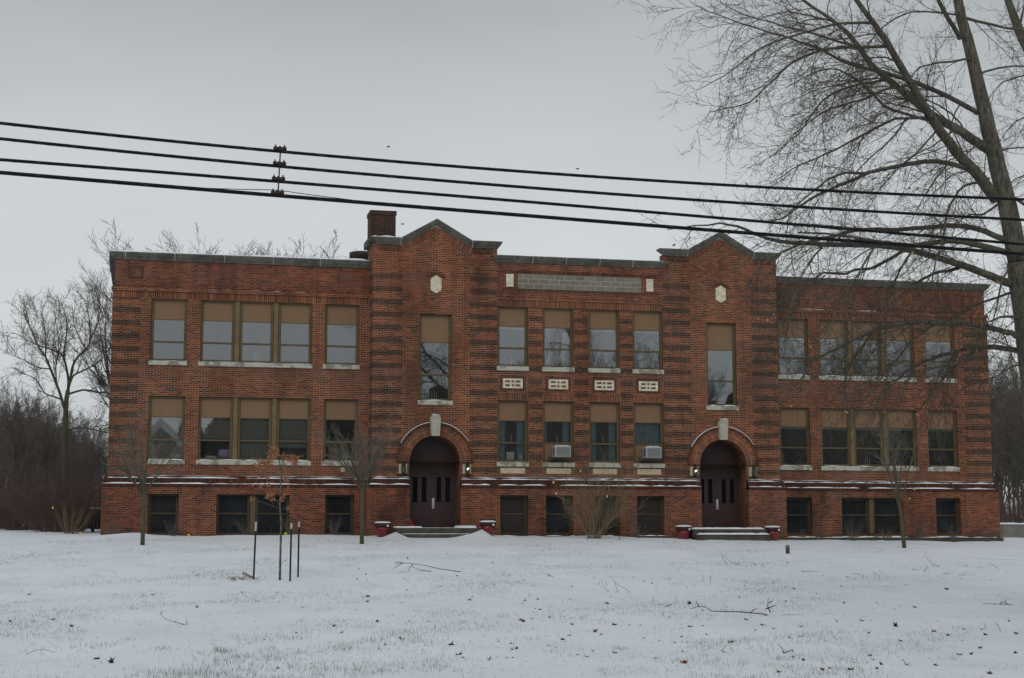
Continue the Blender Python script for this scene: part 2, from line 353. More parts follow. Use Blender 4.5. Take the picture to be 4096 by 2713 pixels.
# ------------------------------------------------------------------ the school
TY = -.85                                  # face of towers and centre
school = thing('school_building', 'two storey red brick school with two gabled entrance towers behind the snowy lawn', 'school building', (16.0, 0, 0))
XL, XR, T1a, T1b, T2a, T2b = -1.42, 33.60, 8.00, 12.74, 19.33, 24.03
D1, D2, HW, SPR = 10.385, 21.69, .955, 2.80
Z2 = (6.42, 8.70); Z1 = (2.81, 5.12); ZB = (.10, 1.565)
LWIN = [(-.02, 1.27), (1.76, 5.85), (6.33, 7.61)]; RWIN = [(24.41, 25.69), (26.17, 30.31), (30.79, 32.11)]
CWIN = [(12.76, 13.95), (14.52, 15.74), (16.33, 17.56), (18.10, 19.31)]
LB = [(.05, 1.13), (2.47, 5.11), (6.41, 7.49)]; RB = [(24.51, 25.63), (26.89, 29.54), (30.96, 32.05)]
CB = [(12.82, 13.89), (14.58, 15.64), (16.43, 17.47), (18.14, 19.23)]
MATS = ['brick', 'band', 'soldier', 'soldier1', 'base', 'parapet']
def facade(mb, x0, x1, z0, z1, Y, ops, cuts_x=(), cuts_z=(), mf=lambda x, z: 0, depth=.3):
    xs = sorted({x0, x1, *[c for c in cuts_x if x0 < c < x1], *[v for o in ops for v in o[:2]]})
    zs = sorted({z0, z1, *[c for c in cuts_z if z0 < c < z1], *[min(max(v, z0), z1) for o in ops for v in o[2:]]})
    for i in range(len(xs)-1):
        for j in range(len(zs)-1):
            xc = (xs[i]+xs[i+1])/2; zc = (zs[j]+zs[j+1])/2
            if any(o[0] < xc < o[1] and o[2] < zc < o[3] for o in ops): continue
            mb.quad((xs[i], Y, zs[j]), (xs[i+1], Y, zs[j]), (xs[i+1], Y, zs[j+1]), (xs[i], Y, zs[j+1]), mf(xc, zc))
    for o in ops:
        a, b, c, d = o; c = max(c, z0); d = min(d, z1); m = mf(a-.01, (c+d)/2)
        if m in (2, 3): m = 0
        mb.quad((a, Y, c), (a, Y, d), (a, Y+depth, d), (a, Y+depth, c), m); mb.quad((b, Y, d), (b, Y, c), (b, Y+depth, c), (b, Y+depth, d), m)
        if o[3] <= z1: mb.quad((a, Y, d), (b, Y, d), (b, Y+depth, d), (a, Y+depth, d), m)
        if o[2] >= z0: mb.quad((b, Y, c), (a, Y, c), (a, Y+depth, c), (b, Y+depth, c), m)
W = MB(); WT = 2.21
bandx = [(XL, -.42), (8.0, 9.12), (11.68, 12.74), (13.97, 14.50), (15.76, 16.31), (17.58, 18.08), (19.33, 20.42), (22.95, 24.03), (32.48, XR)]
def mf_main(x, z):
    if 8.72 < z < 8.95 and (x < 8 or x > 24.03 or 12.74 < x < 19.33): return 2
    if 5.135 < z < 5.36 and any(a < x < b for a, b in CWIN): return 3
    if z > 9.0 and (x < 8 or x > 24.03 or 12.74 < x < 19.33): return 5
    top = 8.72 if (x < 8 or x > 24.03 or 12.74 < x < 19.33) else 11
    if z < top and any(a < x < b for a, b in bandx):
        if z > 8.72: return 1 if z < 10 else 0
        return 1
    return 0
cx = [v for a in bandx for v in a]; cz = [8.72, 8.95, 9.0, 10.0, 5.135, 5.36]
ops2 = lambda w: [(a, b, *Z2) for a, b in w]+[(a, b, *Z1) for a, b in w]
facade(W, XL, T1a, WT, 9.0, 0, ops2(LWIN), cx, cz, mf_main)
facade(W, T2b, XR, WT, 9.0, 0, ops2(RWIN), cx, cz, mf_main)
facade(W, XL+.06, T1a, 9.0, 10.12, .06, [], cx, cz, mf_main)
facade(W, T2b, XR-.06, 9.0, 10.12, .06, [], cx, cz, mf_main)
facade(W, T1b, T2a, WT, 10.40, TY+.012, ops2(CWIN), cx, cz, mf_main)
for D, a, b in ((D1, T1a, T1b), (D2, T2a, T2b)):
    st = (D-.635+.02, D+.635-.02, 5.07, 8.31)
    facade(W, a, b, WT, 10.70, TY, [st, (D-HW, D+HW, 1.0, SPR)], cx+[D-HW, D+HW], cz+[SPR, SPR+HW+.01], lambda x, z: -1 if (D-HW < x < D+HW and SPR < z < SPR+HW+.01) else mf_main(x, z), .75)
# remove the arch rectangles flagged -1 and the over-deep stair reveals are harmless
keep = [i for i, m in enumerate(W.mi) if m >= 0]; W.f = [W.f[i] for i in keep]; W.mi = [W.mi[i] for i in keep]; W.smooth = [W.smooth[i] for i in keep]
N = 24
for D in (D1, D2):
    for sx_ in (-1, 1): W.quad((D+sx_*HW, TY-.2, 1.86), (D+sx_*HW, TY+.75, 1.86), (D+sx_*HW, TY+.75, 2.22), (D+sx_*HW, TY-.03, 2.22), 0)
    for i in range(N):
        a0 = math.pi*i/N; a1 = math.pi*(i+1)/N
        p0 = (D+HW*math.cos(a0), SPR+HW*math.sin(a0)); p1 = (D+HW*math.cos(a1), SPR+HW*math.sin(a1)); zt = SPR+HW+.01
        W.quad((p0[0], TY, p0[1]), (p1[0], TY, p1[1]), (p1[0], TY, zt), (p0[0], TY, zt), 0)
        W.quad((p0[0], TY, p0[1]), (p0[0], TY+.75, p0[1]), (p1[0], TY+.75, p1[1]), (p1[0], TY, p1[1]), 0)
# gables
for a, b, D in ((T1a, T1b, D1), (T2a, T2b, D2)):
    W.add([(a, TY, 10.70), (b, TY, 10.70), (b, TY, 10.92), (D+1.36, TY, 10.92), (D, TY, 11.66), (D-1.36, TY, 10.92), (a, TY, 10.92)], [(0, 1, 2, 3, 5, 6), (3, 4, 5)], 0)
    # tower returns, thickness and back
    yb = .6 if D == D1 else -.45
    W.quad((a, TY, WT), (a, TY, 10.0), (a, .4, 10.0), (a, .4, WT), 1); W.quad((a, TY, 10.0), (a, TY, 10.92), (a, yb, 10.92), (a, yb, 10.0), 0); W.quad((b, TY, 10.92), (b, TY, 9), (b, .4, 9), (b, .4, 10.92), 0)
    W.add([(a, yb, 9), (b, yb, 9), (b, yb, 10.92), (D+1.36, yb, 10.92), (D, yb, 11.66), (D-1.36, yb, 10.92), (a, yb, 10.92)], [(5, 6, 0, 1, 2, 3), (5, 3, 4)], 0)
# outer shell: sides and back
BK = 15.
W.quad((XL, BK, -.5), (XL, 0, -.5), (XL, 0, 9.0), (XL, BK, 9.0), 1); W.quad((XL+.06, BK, 9.0), (XL+.06, .06, 9.0), (XL+.06, .06, 10.12), (XL+.06, BK, 10.12), 5)
W.quad((XR, 0, -.5), (XR, BK, -.5), (XR, BK, 9.0), (XR, 0, 9.0), 1); W.quad((XR-.06, .06, 9.0), (XR-.06, BK, 9.0), (XR-.06, BK, 10.12), (XR-.06, .06, 10.12), 5)
W.quad((XR, BK, -.5), (XL, BK, -.5), (XL, BK, 10.12), (XR, BK, 10.12), 0)
# corbelled header ledge under the parapet
for a, b in ((XL-.05, T1a), (T2b, XR+.05)):
    W.box(a, b, -.05, .2, 8.96, 9.085, 0)
W.box(T1b, T2a, TY-.028, TY+.1, 8.96, 9.03, 0)
wall = W.build('wall', MATS, school)
# basement walls, projecting
B = MB(); bo = .17
def basement(x0, x1, Y, ops): facade(B, x0, x1, -.6, 1.87, Y-bo, ops, depth=.42)
zb = lambda w: [(a, b, *ZB) for a, b in w]
basement(XL-bo, T1a-bo, 0, zb(LB)); basement(T2b+bo, XR+bo, 0, zb(RB)); basement(T1b, T2a, TY, zb(CB))
for D, a, b in ((D1, T1a-bo, T1b), (D2, T2a, T2b+bo)):
    facade(B, a, b, -.6, 1.87, TY-bo, [(D-HW, D+HW, .36, 9)], depth=.92)
B.quad((T1a-bo, TY-bo, -.6), (T1a-bo, TY-bo, 1.87), (T1a-bo, 0, 1.87), (T1a-bo, 0, -.6)); B.quad((T2b+bo, TY-bo, 1.87), (T2b+bo, TY-bo, -.6), (T2b+bo, 0, -.6), (T2b+bo, 0, 1.87))
B.quad((XL-bo, -bo, -.6), (XL-bo, -bo, 1.87), (XL-bo, BK, 1.87), (XL-bo, BK, -.6)); B.quad((XR+bo, -bo, 1.87), (XR+bo, -bo, -.6), (XR+bo, BK, -.6), (XR+bo, BK, 1.87))
B.build('basement_wall', 'base', school)
# water table: stepped brick ledges
segs = [(XL, T1a-.0, 0, 1, 0), (T1a, D1-HW, TY, 1, 0), (D1+HW, T1b, TY, 0, 0), (T1b, T2a, TY, 0, 0), (T2a, D2-HW, TY, 0, 0), (D2+HW, T2b, TY, 0, 1), (T2b, XR, 0, 0, 1)]
L = MB()
for a, b, Y, ea, eb in segs:
    L.box(a-.04*ea, b+.04*eb, Y-.04, Y+.02, 2.14, 2.21)
    L.box(a-.10*ea, b+.10*eb, Y-.10, Y+.02, 1.93, 2.138)
    L.box(a-.20*ea, b+.20*eb, Y-.20, Y+.02, 1.82, 1.928)
L.build('water_table', 'wt', school)
for a, b, Y in ((XL-bo-.05, T1a-bo-.03, 0), (T2b+bo+.03, XR+bo+.08, 0)):
    F_ = MB(); F_.box(a, b, Y-bo-.10, Y-bo+.02, -.7, .0 if a < 0 else -.02); F_.build('footing', 'footing', school)
# snow lying on ledges
SN = MB(); rs = random.Random(3)
def snow_strip(x0, x1, y0, y1, z, h=.035, gap=.1, wmin=1.0, wmax=4.0):
    x = x0
    while x < x1-.1:
        e = min(x1, x+rs.uniform(wmin, wmax)); n = max(3, int((e-x)/.12)); ph = rs.uniform(0, 6)
        top = []
        for i in range(n+1):
            q = i/n; hh = h*(.65+.35*math.sin(ph+q*9)+rs.uniform(-.15, .25))*min(1, 8*min(q, 1-q)+.15); top.append((x+(e-x)*q, max(.004, hh), y0-rs.uniform(0, .02)))
        vs = []; fs = []
        for i, (xx, hh, yy) in enumerate(top): vs += [(xx, yy, z+.001), (xx, yy+.008, z+hh), (xx, y1, z+hh)]
        for i in range(n): o = 3*i; fs += [(o, o+3, o+4, o+1), (o+1, o+4, o+5, o+2)]
        SN.add(vs, fs, 0, True)
        x = e+(rs.uniform(.1, .6) if rs.random() < gap else .0)
for a, b, Y, ea, eb in segs:
    snow_strip(a+(1.2 if a == XL else 0), b, Y-.04, Y, 2.21, .018, .5, .8, 3)
    snow_strip(a, b, Y-.10, Y-.035, 2.138, .042, .14)
    snow_strip(a-.15*ea, b, Y-.20, Y-.095, 1.928, .045, .3)
snow_strip(2.0, 6.0, -.05, .0, 9.085, .012, 1, .2, .9); snow_strip(25, 29, -.05, .0, 9.085, .02, .3, 1, 2)
for a, b in ((XL-.1, 7.95), ): snow_strip(a, b, -.12, .3, 10.373, .065, 0, 2, 4)
snow_strip(T1b, T2a, TY-.15, TY+.3, 10.633, .025, .3, 1, 3); snow_strip(T1a-.1, 9.0, TY-.15, TY+.3, 11.153, .05, 0, .9, 1)
snow_strip(24.1, 33.6, -.12, .3, 10.373, .02, .5, 1, 2)
for a, b in LB+RB: snow_strip(a-.1, b+.15, -bo-.12, -bo+.1, .03 if a < 10 else -.0, .035, .2, .5, 1.5)
for a, b in CB: snow_strip(a-.05, b+.05, TY-bo-.1, TY-bo+.1, .05, .03, .3, .5, 1.)
snow_strip(24.2, 33.6, -bo-.11, -bo-.0, -.02, .03, .4, .6, 2)
for D in (D1, D2):       # curved snow on the arch
    r0 = 1.45
    for i in range(7, 34):
        if 18 <= i <= 21: continue
        a0 = math.pi*i/40; a1 = math.pi*(i+1)/40; th = lambda a: .018*max(0, math.sin(a))**.7
        q = [(D+r*math.cos(a), TY-.075, SPR+r*math.sin(a)) for r, a in ((r0, a0), (r0, a1), (r0+th(a1), a1), (r0+th(a0), a0))]
        q2 = [(p[0], TY-.001, p[2]) for p in q]
        SN.add(q+q2, [(0, 1, 2, 3), (3, 2, 6, 7), (0, 3, 7, 4), (1, 5, 6, 2)], 0)
# copings
CO = MB(); PROF = [(.36, 0.), (-.17, 0.), (-.17, -.055), (-.145, -.075), (-.115, -.14), (-.05, -.215), (-.03, -.26), (.0, -.262)]
def coping(path, Y, el=True, er=True, s=1.0):
    n = len(path); k = len(PROF); vs = []
    for i, (x, z) in enumerate(path):
        for dy, dz in PROF:
            ex = 0
            if i == 0 and el: ex = min(dy, 0)*1
            if i == n-1 and er: ex = -min(dy, 0)*1
            if dy > 0: ex = (-.17 if i == 0 and el else .17 if i == n-1 and er else 0)
            vs.append((x+ex, Y+dy, z+dz*s))
    fs = []
    for i in range(n-1):
        for j in range(k-1): a = i*k+j; fs.append((a, a+1, a+k+1, a+k))
    o = len(CO.v)
    fs += [tuple(range(k)), tuple(range(n*k-1, (n-1)*k-1, -1))]
    CO.add(vs, fs, 0)
coping([(XL, 10.37), (T1a-.02, 10.37)], .04, True, False); coping([(T2b+.0, 10.37), (XR, 10.37)], .04, False, True)
coping([(T1b-.02, 10.63), (T2a+.02, 10.63)], TY-.0, True, True, .95)
for a, b, D in ((T1a, T1b, D1), (T2a, T2b, D2)):
    coping([(a, 11.15), (D-1.36, 11.15), (D, 11.93), (D+1.36, 11.15), (b, 11.15)], TY, True, True, 1.0)
    if D == D1: CO.box(a-.17, a+.2, -.4, .62, 10.9, 11.15)
CO.box(XL-.17, XL+.4, .4, BK, 10.12, 10.37); CO.box(XR-.4, XR+.17, .4, BK, 10.12, 10.37)
CO.build('coping', 'coping', school)
def joint(x, z, Y):
    J = MB()
    prof = [(d-.004, dz) for d, dz in PROF[1:7]]
    for i in range(len(prof)-1):
        (y0, z0), (y1, z1) = prof[i], prof[i+1]
        J.quad((x, Y+y0, z+z0), (x+.028, Y+y0, z+z0), (x+.028, Y+y1, z+z1), (x, Y+y1, z+z1))
    J.build('coping_joint', 'joint', school)
for x in (-1.02, .75, 2.55, 4.35, 6.1, 25.5, 27.3, 29.1, 30.9, 32.6): joint(x, 10.37, .04)
for x in (14.1, 15.42, 16.75, 18.07): joint(x, 10.63, TY)
for D in (D1, D2): joint(D-1.37, 11.15, TY); joint(D+1.36, 11.15, TY)
# soldier courses below tower copings
for a, b, D in ((T1a, T1b, D1), (T2a, T2b, D2)):
    for u_, v_ in ((a+.2, D-1.4), (D+1.4, b-.2)):
        G3 = MB(); G3.box(u_, v_, TY-.006, TY+.05, 10.66, 10.885); G3.build('soldier_course', 'dark_header', school)
    G1 = MB(); G2 = MB()
    G1.prism([(D-1.38, 10.62), (D-.01, 11.39), (D-.01, 11.64), (D-1.38, 10.88)], TY-.008, TY+.05)
    G2.prism([(D+.01, 11.39), (D+1.38, 10.62), (D+1.38, 10.88), (D+.01, 11.64)], TY-.008, TY+.05)
    G1.build('gable_brick_course', 'slope_l', school); G2.build('gable_brick_course', 'slope_r', school)

# arches
for D in (D1, D2):
    A = MB(); am = brick('brick_arch', 'arch', c=(D, SPR), tint=1.0)
    def ring(mb, r0, r1, y0, y1, m, a0=0., a1=math.pi, n=40):
        for i in range(n):
            p = a0+(a1-a0)*i/n; q = a0+(a1-a0)*(i+1)/n
            P = lambda r, t, y: (D+r*math.cos(t), y, SPR+r*math.sin(t))
            mb.add([P(r0, p, y0), P(r1, p, y0), P(r1, q, y0), P(r0, q, y0), P(r0, p, y1), P(r1, p, y1), P(r1, q, y1), P(r0, q, y1)], [(0, 1, 2, 3), (1, 5, 6, 2), (3, 7, 4, 0)], m)
    ring(A, HW+.002, 1.36, TY-.02, TY+.02, 0); ring(A, 1.361, 1.45, TY-.06, TY+.02, 1)
    A.build('brick_arch', [am, 'dark_header'], school)
    K = MB(); K.prism([(D-.15, 3.74), (D+.15, 3.74), (D+.17, 4.5), (D-.17, 4.5)], TY-.15, TY)
    K.prism([(D-.165, 3.80), (D-.15, 3.80), (D-.165, 4.44), (D-.215, 4.44)], TY-.09, TY); K.prism([(D+.15, 3.80), (D+.165, 3.80), (D+.215, 4.44), (D+.165, 4.44)], TY-.09, TY)
    K.box(D-.13, D+.13, TY-.165, TY-.1, 4.42, 4.53); K.build('keystone', 'keystone', school)
    snow_strip(D-.2, D+.2, TY-.17, TY-.02, 4.53, .03, 0, .4, .4)
    H = MB(); hz = [(D-.205, 9.22), (D, 9.10), (D+.205, 9.22), (D+.205, 9.66), (D, 9.785), (D-.205, 9.66)]
    H.prism(hz, TY-.03, TY+.01); H.build('hexagonal_plaque', 'plaque', school)
    H = MB()
    for sgn in (-1, 1): H.prism([(D, 9.83), (D+sgn*.34, 9.66), (D+sgn*.36, 9.76), (D, 9.95)][::sgn], TY-.02, TY+.01)
    H.build('plaque_hood', 'dark_header', school)
    for sgn in (-1, 1):
        H = MB(); xx = D+sgn*1.20; H.box(xx-.155, xx+.155, TY-.03, TY+.02, 2.345, 2.69); H.build('stone_block', 'stone', school)
        H = MB(); H.box(xx-.22, xx+.22, TY-.012, TY+.02, 2.69, 2.80); H.box(xx-.22, xx+.22, TY-.012, TY+.02, 2.235, 2.343); H.build('header_course', 'dark_header', school)
# corner panels in the parapet
for xx in (-.62, 32.8):
    H = MB(); H.box(xx-.27, xx+.27, .045, .08, 9.83, 9.92); H.box(xx-.27, xx+.27, .045, .08, 9.40, 9.49); H.box(xx-.27, xx-.19, .045, .08, 9.50, 9.82); H.box(xx+.19, xx+.27, .045, .08, 9.50, 9.82)
    H.build('brick_panel', 'dark_header', school)
H = MB(); H.box(13.55, 18.43, TY-.01, TY+.02, 9.40, 9.96); H.build('grey_block_panel', 'blocks', school)
for a, b in ((13.09, 13.37), (18.65, 18.93)):
    H = MB(); H.box(a, b, TY-.02, TY+.02, 9.45, 9.94); H.build('small_white_block', 'plaque', school)
H = MB(); H.box(12.95, 19.1, TY-.0, TY+.02, 9.975, 10.09); H.box(12.95, 19.1, TY-.0, TY+.02, 9.27, 9.385); H.build('header_course', 'dark_header', school)
for i, (a, b) in enumerate(CWIN):
    c0 = (a+b)/2-.01; H = MB()
    # cream panel with six recessed brick slots: bars of stone
    x0, x1 = c0-.385, c0+.385; H.box(x0, x1, TY-.012, TY+.01, 5.88, 5.95); H.box(x0, x1, TY-.012, TY+.01, 5.58, 5.65); H.box(x0, x1, TY-.012, TY+.01, 5.73, 5.80)
    for (p, q) in ((x0, x0+.09), (c0-.105, c0-.045), (c0+.045, c0+.105), (x1-.09, x1)):
        H.box(p, q, TY-.0118, TY+.01, 5.6501, 5.7299); H.box(p, q, TY-.0118, TY+.01, 5.8001, 5.8799)
    H.build('cream_panel', 'plaque', school)
    H = MB(); H.box(x0-.09, x1+.09, TY-.0, TY+.03, 5.955, 6.04); H.box(x0-.09, x1+.09, TY-.0, TY+.03, 5.49, 5.575); H.box(x0-.09, x0-.005, TY-.0, TY+.03, 5.58, 5.95); H.box(x1+.005, x1+.09, TY-.0, TY+.03, 5.58, 5.95); H.build('dark_brick_border', 'dark_header', school)
    H = MB(); H.bbox(c0-.475, c0+.475, TY-.015, TY+.02, 2.37, 2.58); H.build('stone_panel', 'stone', school)
# ---- windows
RX = random.Random(11)
def window(a, b, z0, z1, Y, zpan, zrail, fm='frame', gm='glass', head=False, inset=.10, fill=None, fw_=.08):
    y0 = Y+inset; m = MB()
    m.bbox(a+.004, a+fw_, y0, y0+.10, z0+.004, z1-.004, .008); m.bbox(b-fw_, b-.004, y0, y0+.10, z0+.004, z1-.004, .008)
    m.bbox(a+fw_, b-fw_, y0+.002, y0+.10, z1-.07, z1-.005, .008); m.bbox(a+fw_, b-fw_, y0+.002, y0+.10, z0+.005, z0+.075, .008)
    m.bbox(a+fw_, b-fw_, y0+.03, y0+.09, zrail-.03, zrail+.035, .006)
    # inner sash lines
    m.box(a+fw_, a+fw_+.025, y0+.05, y0+.09, z0+.075, z1-.07); m.box(b-fw_-.025, b-fw_, y0+.05, y0+.09, z0+.075, z1-.07)
    if zpan: m.box(a+fw_+.025, b-fw_-.025, y0+.05, y0+.09, zpan-.03, zpan)
    w = m.build('window', fm, school)
    g = MB(); gx0, gx1 = a+fw_+.02, b-fw_-.02; zt = (zpan-.02) if zpan else z1-.06
    g.quad((gx0, y0+.066, zrail+.02), (gx1, y0+.066, zrail+.02), (gx1, y0+.066, zt), (gx0, y0+.066, zt))
    if fill != 'solid': g.quad((gx0, y0+.078, z0+.06), (gx1, y0+.078, z0+.06), (gx1, y0+.078, zrail), (gx0, y0+.078, zrail))
    if fill != 'board': g.build('pane', gm, w)
    else:
        p = MB(); p.box(gx0, gx1, y0+.05, y0+.08, z0+.06, zrail-.031); p.box(gx0, gx1, y0+.05, y0+.08, zrail+.036, zt); p.build('dark_panel', 'board', w)
    if zpan:
        p = MB(); p.box(a+fw_+.02, b-fw_-.02, y0+.055, y0+.08, zpan, z1-.06); p.build('panel', 'panel', w)
    if fill == 'solid':
        p = MB(); p.box(a+fw_+.02, b-fw_-.02, y0+.055, y0+.08, z0+.06, zrail); p.build('panel', 'panel', w)
    if head:
        p = MB(); p.box(a+fw_+.03, b-fw_-.03, y0+.11, y0+.15, zt-.075, zt-.01); p.build('blind_headrail', 'headrail', w)
    return w
def sill(a, b, Y, z, proj=.06, h=.165):
    m = MB(); m.bbox(a-.06, b+.03, Y-proj, Y+.12, z-h, z, .012); m.build('sill', 'sill', school)
def mullion(a, b, Y, z0, z1, m='mullion'):
    q = MB(); q.bbox(a+.002, b-.002, Y+.04, Y+.2, z0+.006, z1-.006, .02); q.build('mullion', m, school)
for wl, right in ((LWIN, 0), (RWIN, 1)):
    for fl, (z0, z1) in enumerate((Z1, Z2)):
        zp, zr = (4.38, 3.53) if fl == 0 else (7.96, 7.12)
        for k, (a, b) in enumerate(wl):
            if b-a > 2:
                q = (b-a-.36)/3; xs = [(a, a+q), (a+q+.18, a+2*q+.18), (a+2*q+.36, b)]
                mullion(a+q, a+q+.18, 0, z0, z1); mullion(a+2*q+.18, a+2*q+.36, 0, z0, z1)
            else: xs = [(a, b)]
            for p, r in xs: window(p, r, z0, z1, 0, zp, zr, head=bool(right))
            sill(a, b, 0, z0-.012)
            snow_strip(a, b, -.055, .06, z0-.012, .03 if fl == 0 or right else .012, .2, .8, 2.0)
for fl, (z0, z1) in enumerate((Z1, Z2)):
    zp, zr = (4.38, 3.53) if fl == 0 else (7.96, 7.12)
    for k, (a, b) in enumerate(CWIN):
        window(a, b, z0, z1, TY+.012, zp, zr, head=(fl == 1), fill='solid' if fl == 0 and k in (1, 3) else None)
        sill(a+.02, b-.02, TY, z0-.012); snow_strip(a, b, TY-.055, TY+.06, z0-.012, .012, .5, .3, 1.2)
for D in (D1, D2):
    window(D-.615, D+.615, 5.07, 8.31, TY, 7.27, 6.04); sill(D-.60, D+.63, TY, 5.058); snow_strip(D-.55, D+.55, TY-.055, TY+.06, 5.058, .03, 0, 1, 2)
for wl, Y in ((LB, -bo), (RB, -bo), (CB, TY-bo)):
    for k, (a, b) in enumerate(wl):
        if b-a > 2:
            c = (a+b)/2; xs = [(a, c-.10), (c+.10, b)]; mullion(c-.10, c+.10, Y+.08, *ZB, 'frame')
        else: xs = [(a, b)]
        for p, r in xs: window(p, r, ZB[0], ZB[1], Y, None, .86, 'frame_dark', 'glass_dark', inset=.2, head=(wl is RB), fill='board' if wl is CB and k in (0, 3) else None)
# ---- interior: floors, ceilings, back wall and partitions seen dimly through the glass
I = MB()
for z in (-.3, 2.15, 5.75, 9.3): I.box(XL+.1, XR-.1, .3, 6, z, z+.15)
I.box(T1b+.1, T2a-.1, TY+.3, .3, 2.15, 2.3); I.box(T1b+.1, T2a-.1, TY+.3, .3, 5.75, 5.9); I.box(T1b+.1, T2a-.1, TY+.3, .3, 9.3, 9.45)
for D, a, b in ((D1, T1a, T1b), (D2, T2a, T2b)): I.box(a+.1, b-.1, TY+.3, .3, 9.3, 9.45); I.box(a+.1, b-.1, TY+.4, .3, 3.9, 4.0)
I.quad((XL+.1, 6, -.3), (XR-.1, 6, -.3), (XR-.1, 6, 9.4), (XL+.1, 6, 9.4))
for x in (XL+.1, 7.9, 12.8, 19.25, 24.1, XR-.1): I.box(x-.05, x+.05, .3 if x in (XL+.1, XR-.1) or True else 0, 6, -.3, 9.4)
I.build('interior', 'room_dark', school)
# roof
r_ = MB(); r_.box(XL+.1, XR-.1, .3, BK-.1, 9.5, 9.62); r_.box(T1b-.1, T2a+.1, TY+.1, .3, 9.5, 9.62); r_.build('roof', 'roof', school)
pb = MB(); pb.box(XL+.07, T1a, .065, .4, 9.62, 10.11); pb.box(T2b, XR-.07, .065, .4, 9.62, 10.11); pb.box(T1b, T2a, TY+.03, TY+.4, 9.62, 10.37); pb.build('parapet_back', 'parapet', school)
c = MB(); c.box(8.55, 9.57, 4.0, 5.0, 9.5, 13.08); c.box(8.52, 9.60, 3.97, 5.03, 13.0, 13.17); ch = c.build('chimney', 'chim', school)
c = MB(); c.lathe((8.12, 3.4, 9.6), [(.45, 0), (.45, 1.45), (.50, 1.47), (.50, 1.68), (.3, 1.72)], 20); c.build('roof_vent', 'rust', school)
# ---- entrance doors
def number_mesh(txt, x, z, y, h, parent):
    cu = bpy.data.curves.new('n', 'FONT'); cu.body = txt; cu.size = h; cu.extrude = .003; cu.align_x = 'CENTER'
    o = bpy.data.objects.new('n', cu); COL.objects.link(o); bpy.context.view_layer.update()
    me = bpy.data.meshes.new_from_object(o.evaluated_get(bpy.context.evaluated_depsgraph_get())); bpy.data.objects.remove(o)
    me.materials.clear(); me.materials.append(M['black'])
    for v in me.vertices: v.co = Vector((v.co.x, -v.co.z, v.co.y))
    q = bpy.data.objects.new('door_number', me); COL.objects.link(q); q.parent = parent
    off = parent.location+parent.parent.location
    q.location = Vector((x, y, z))-off
for num, D in (('1', D1), ('2', D2)):
    m = MB(); yd = -.10
    for s in (0, 1):
        lx0, lx1 = (D-HW, D-.004) if s == 0 else (D+.004, D+HW)
        gl = [(D-.705, D-.525), (D-.365, D-.185)] if s == 0 else [(D+.195, D+.375), (D+.535, D+.715)]
        facade(m, lx0, lx1, .37, 2.555, yd, [(p, q, 1.31, 2.25) for p, q in gl], depth=.04)
    m.quad((D-HW, yd, 2.64), (D+HW, yd, 2.64), (D+HW, yd, SPR+HW), (D-HW, yd, SPR+HW))
    m.box(D-.012, D+.012, yd-.012, yd, .38, 2.55)
    d = m.build('entrance_door', 'door', school)
    g = MB()
    for p, q in ((D-.705, D-.525), (D-.365, D-.185), (D+.195, D+.375), (D+.535, D+.715)): g.quad((p, yd+.03, 1.31), (q, yd+.03, 1.31), (q, yd+.03, 2.25), (p, yd+.03, 2.25))
    g.build('door_glass', 'door_glass', d)
    g = MB(); g.bbox(D-HW, D+HW, yd-.04, yd+.02, 2.556, 2.639, .008); g.build('transom_bar', 'transom', d)
    g = MB(); hx = D+.07 if num == '1' else D-.0; g.bbox(hx-.045, hx+.045, yd-.03, yd, 1.07, 1.46, .01); g.box(hx-.015, hx+.015, yd-.07, yd-.03, 1.15, 1.3); g.build('door_handle', 'steel', d)
    number_mesh(num, D, 2.92, yd-.006, .26, d)
    g = MB()   # dark arched frame
    for s in (-1, 1): g.box(*sorted((D+s*HW, D+s*(HW-.05))), yd-.05, yd-.001, .37, SPR)
    for i in range(20):
        a0 = math.pi*i/20; a1 = math.pi*(i+1)/20
        P = lambda r, t, y: (D+r*math.cos(t), y, SPR+r*math.sin(t))
        g.add([P(HW-.05, a0, yd-.05), P(HW, a0, yd-.05), P(HW, a1, yd-.05), P(HW-.05, a1, yd-.05), P(HW-.05, a0, yd), P(HW-.05, a1, yd)], [(0, 1, 2, 3), (0, 3, 5, 4)])
    g.build('door_frame', 'frame_dark', d)
SN.build('ledge_snow', 'snow_clean', school, kind='stuff')

# ------------------------------------------------------------------ entrance steps
def snow_slab(mb, x0, x1, y0, y1, z, h, nx=24, ny=6, seed=0, edge=.03):
    r = random.Random(seed); vs = []; fs = []
    for j in range(ny+1):
        for i in range(nx+1):
            e = min(i, nx-i, j*2, (ny-j)*2); hh = 0.002 if e == 0 else h*(.7+.5*r.random())
            ox = r.uniform(-edge, edge) if e == 0 else 0
            vs.append((x0+(x1-x0)*i/nx+ox*.3, y0+(y1-y0)*j/ny+ox*.5, z+hh))
    for j in range(ny):
        for i in range(nx): a = j*(nx+1)+i; fs.append((a, a+1, a+nx+2, a+nx+1))
    mb.add(vs, fs, 0, True)
st = thing('entrance_steps', 'low concrete steps half buried in snow under the door numbered 1', 'steps', (D1, -1.5, 0))
m = MB(); m.bbox(8.78, 11.78, -2.05, TY-bo+.0, .02, .34, .03); m.box(D1-HW+.01, D1+HW-.01, TY-bo, -.1, .1, .34); m.build('upper_step', 'concrete', st)
m = MB(); m.bbox(8.9, 11.5, -2.4, -2.05, -.2, .12, .03); m.build('lower_step', 'concrete', st)
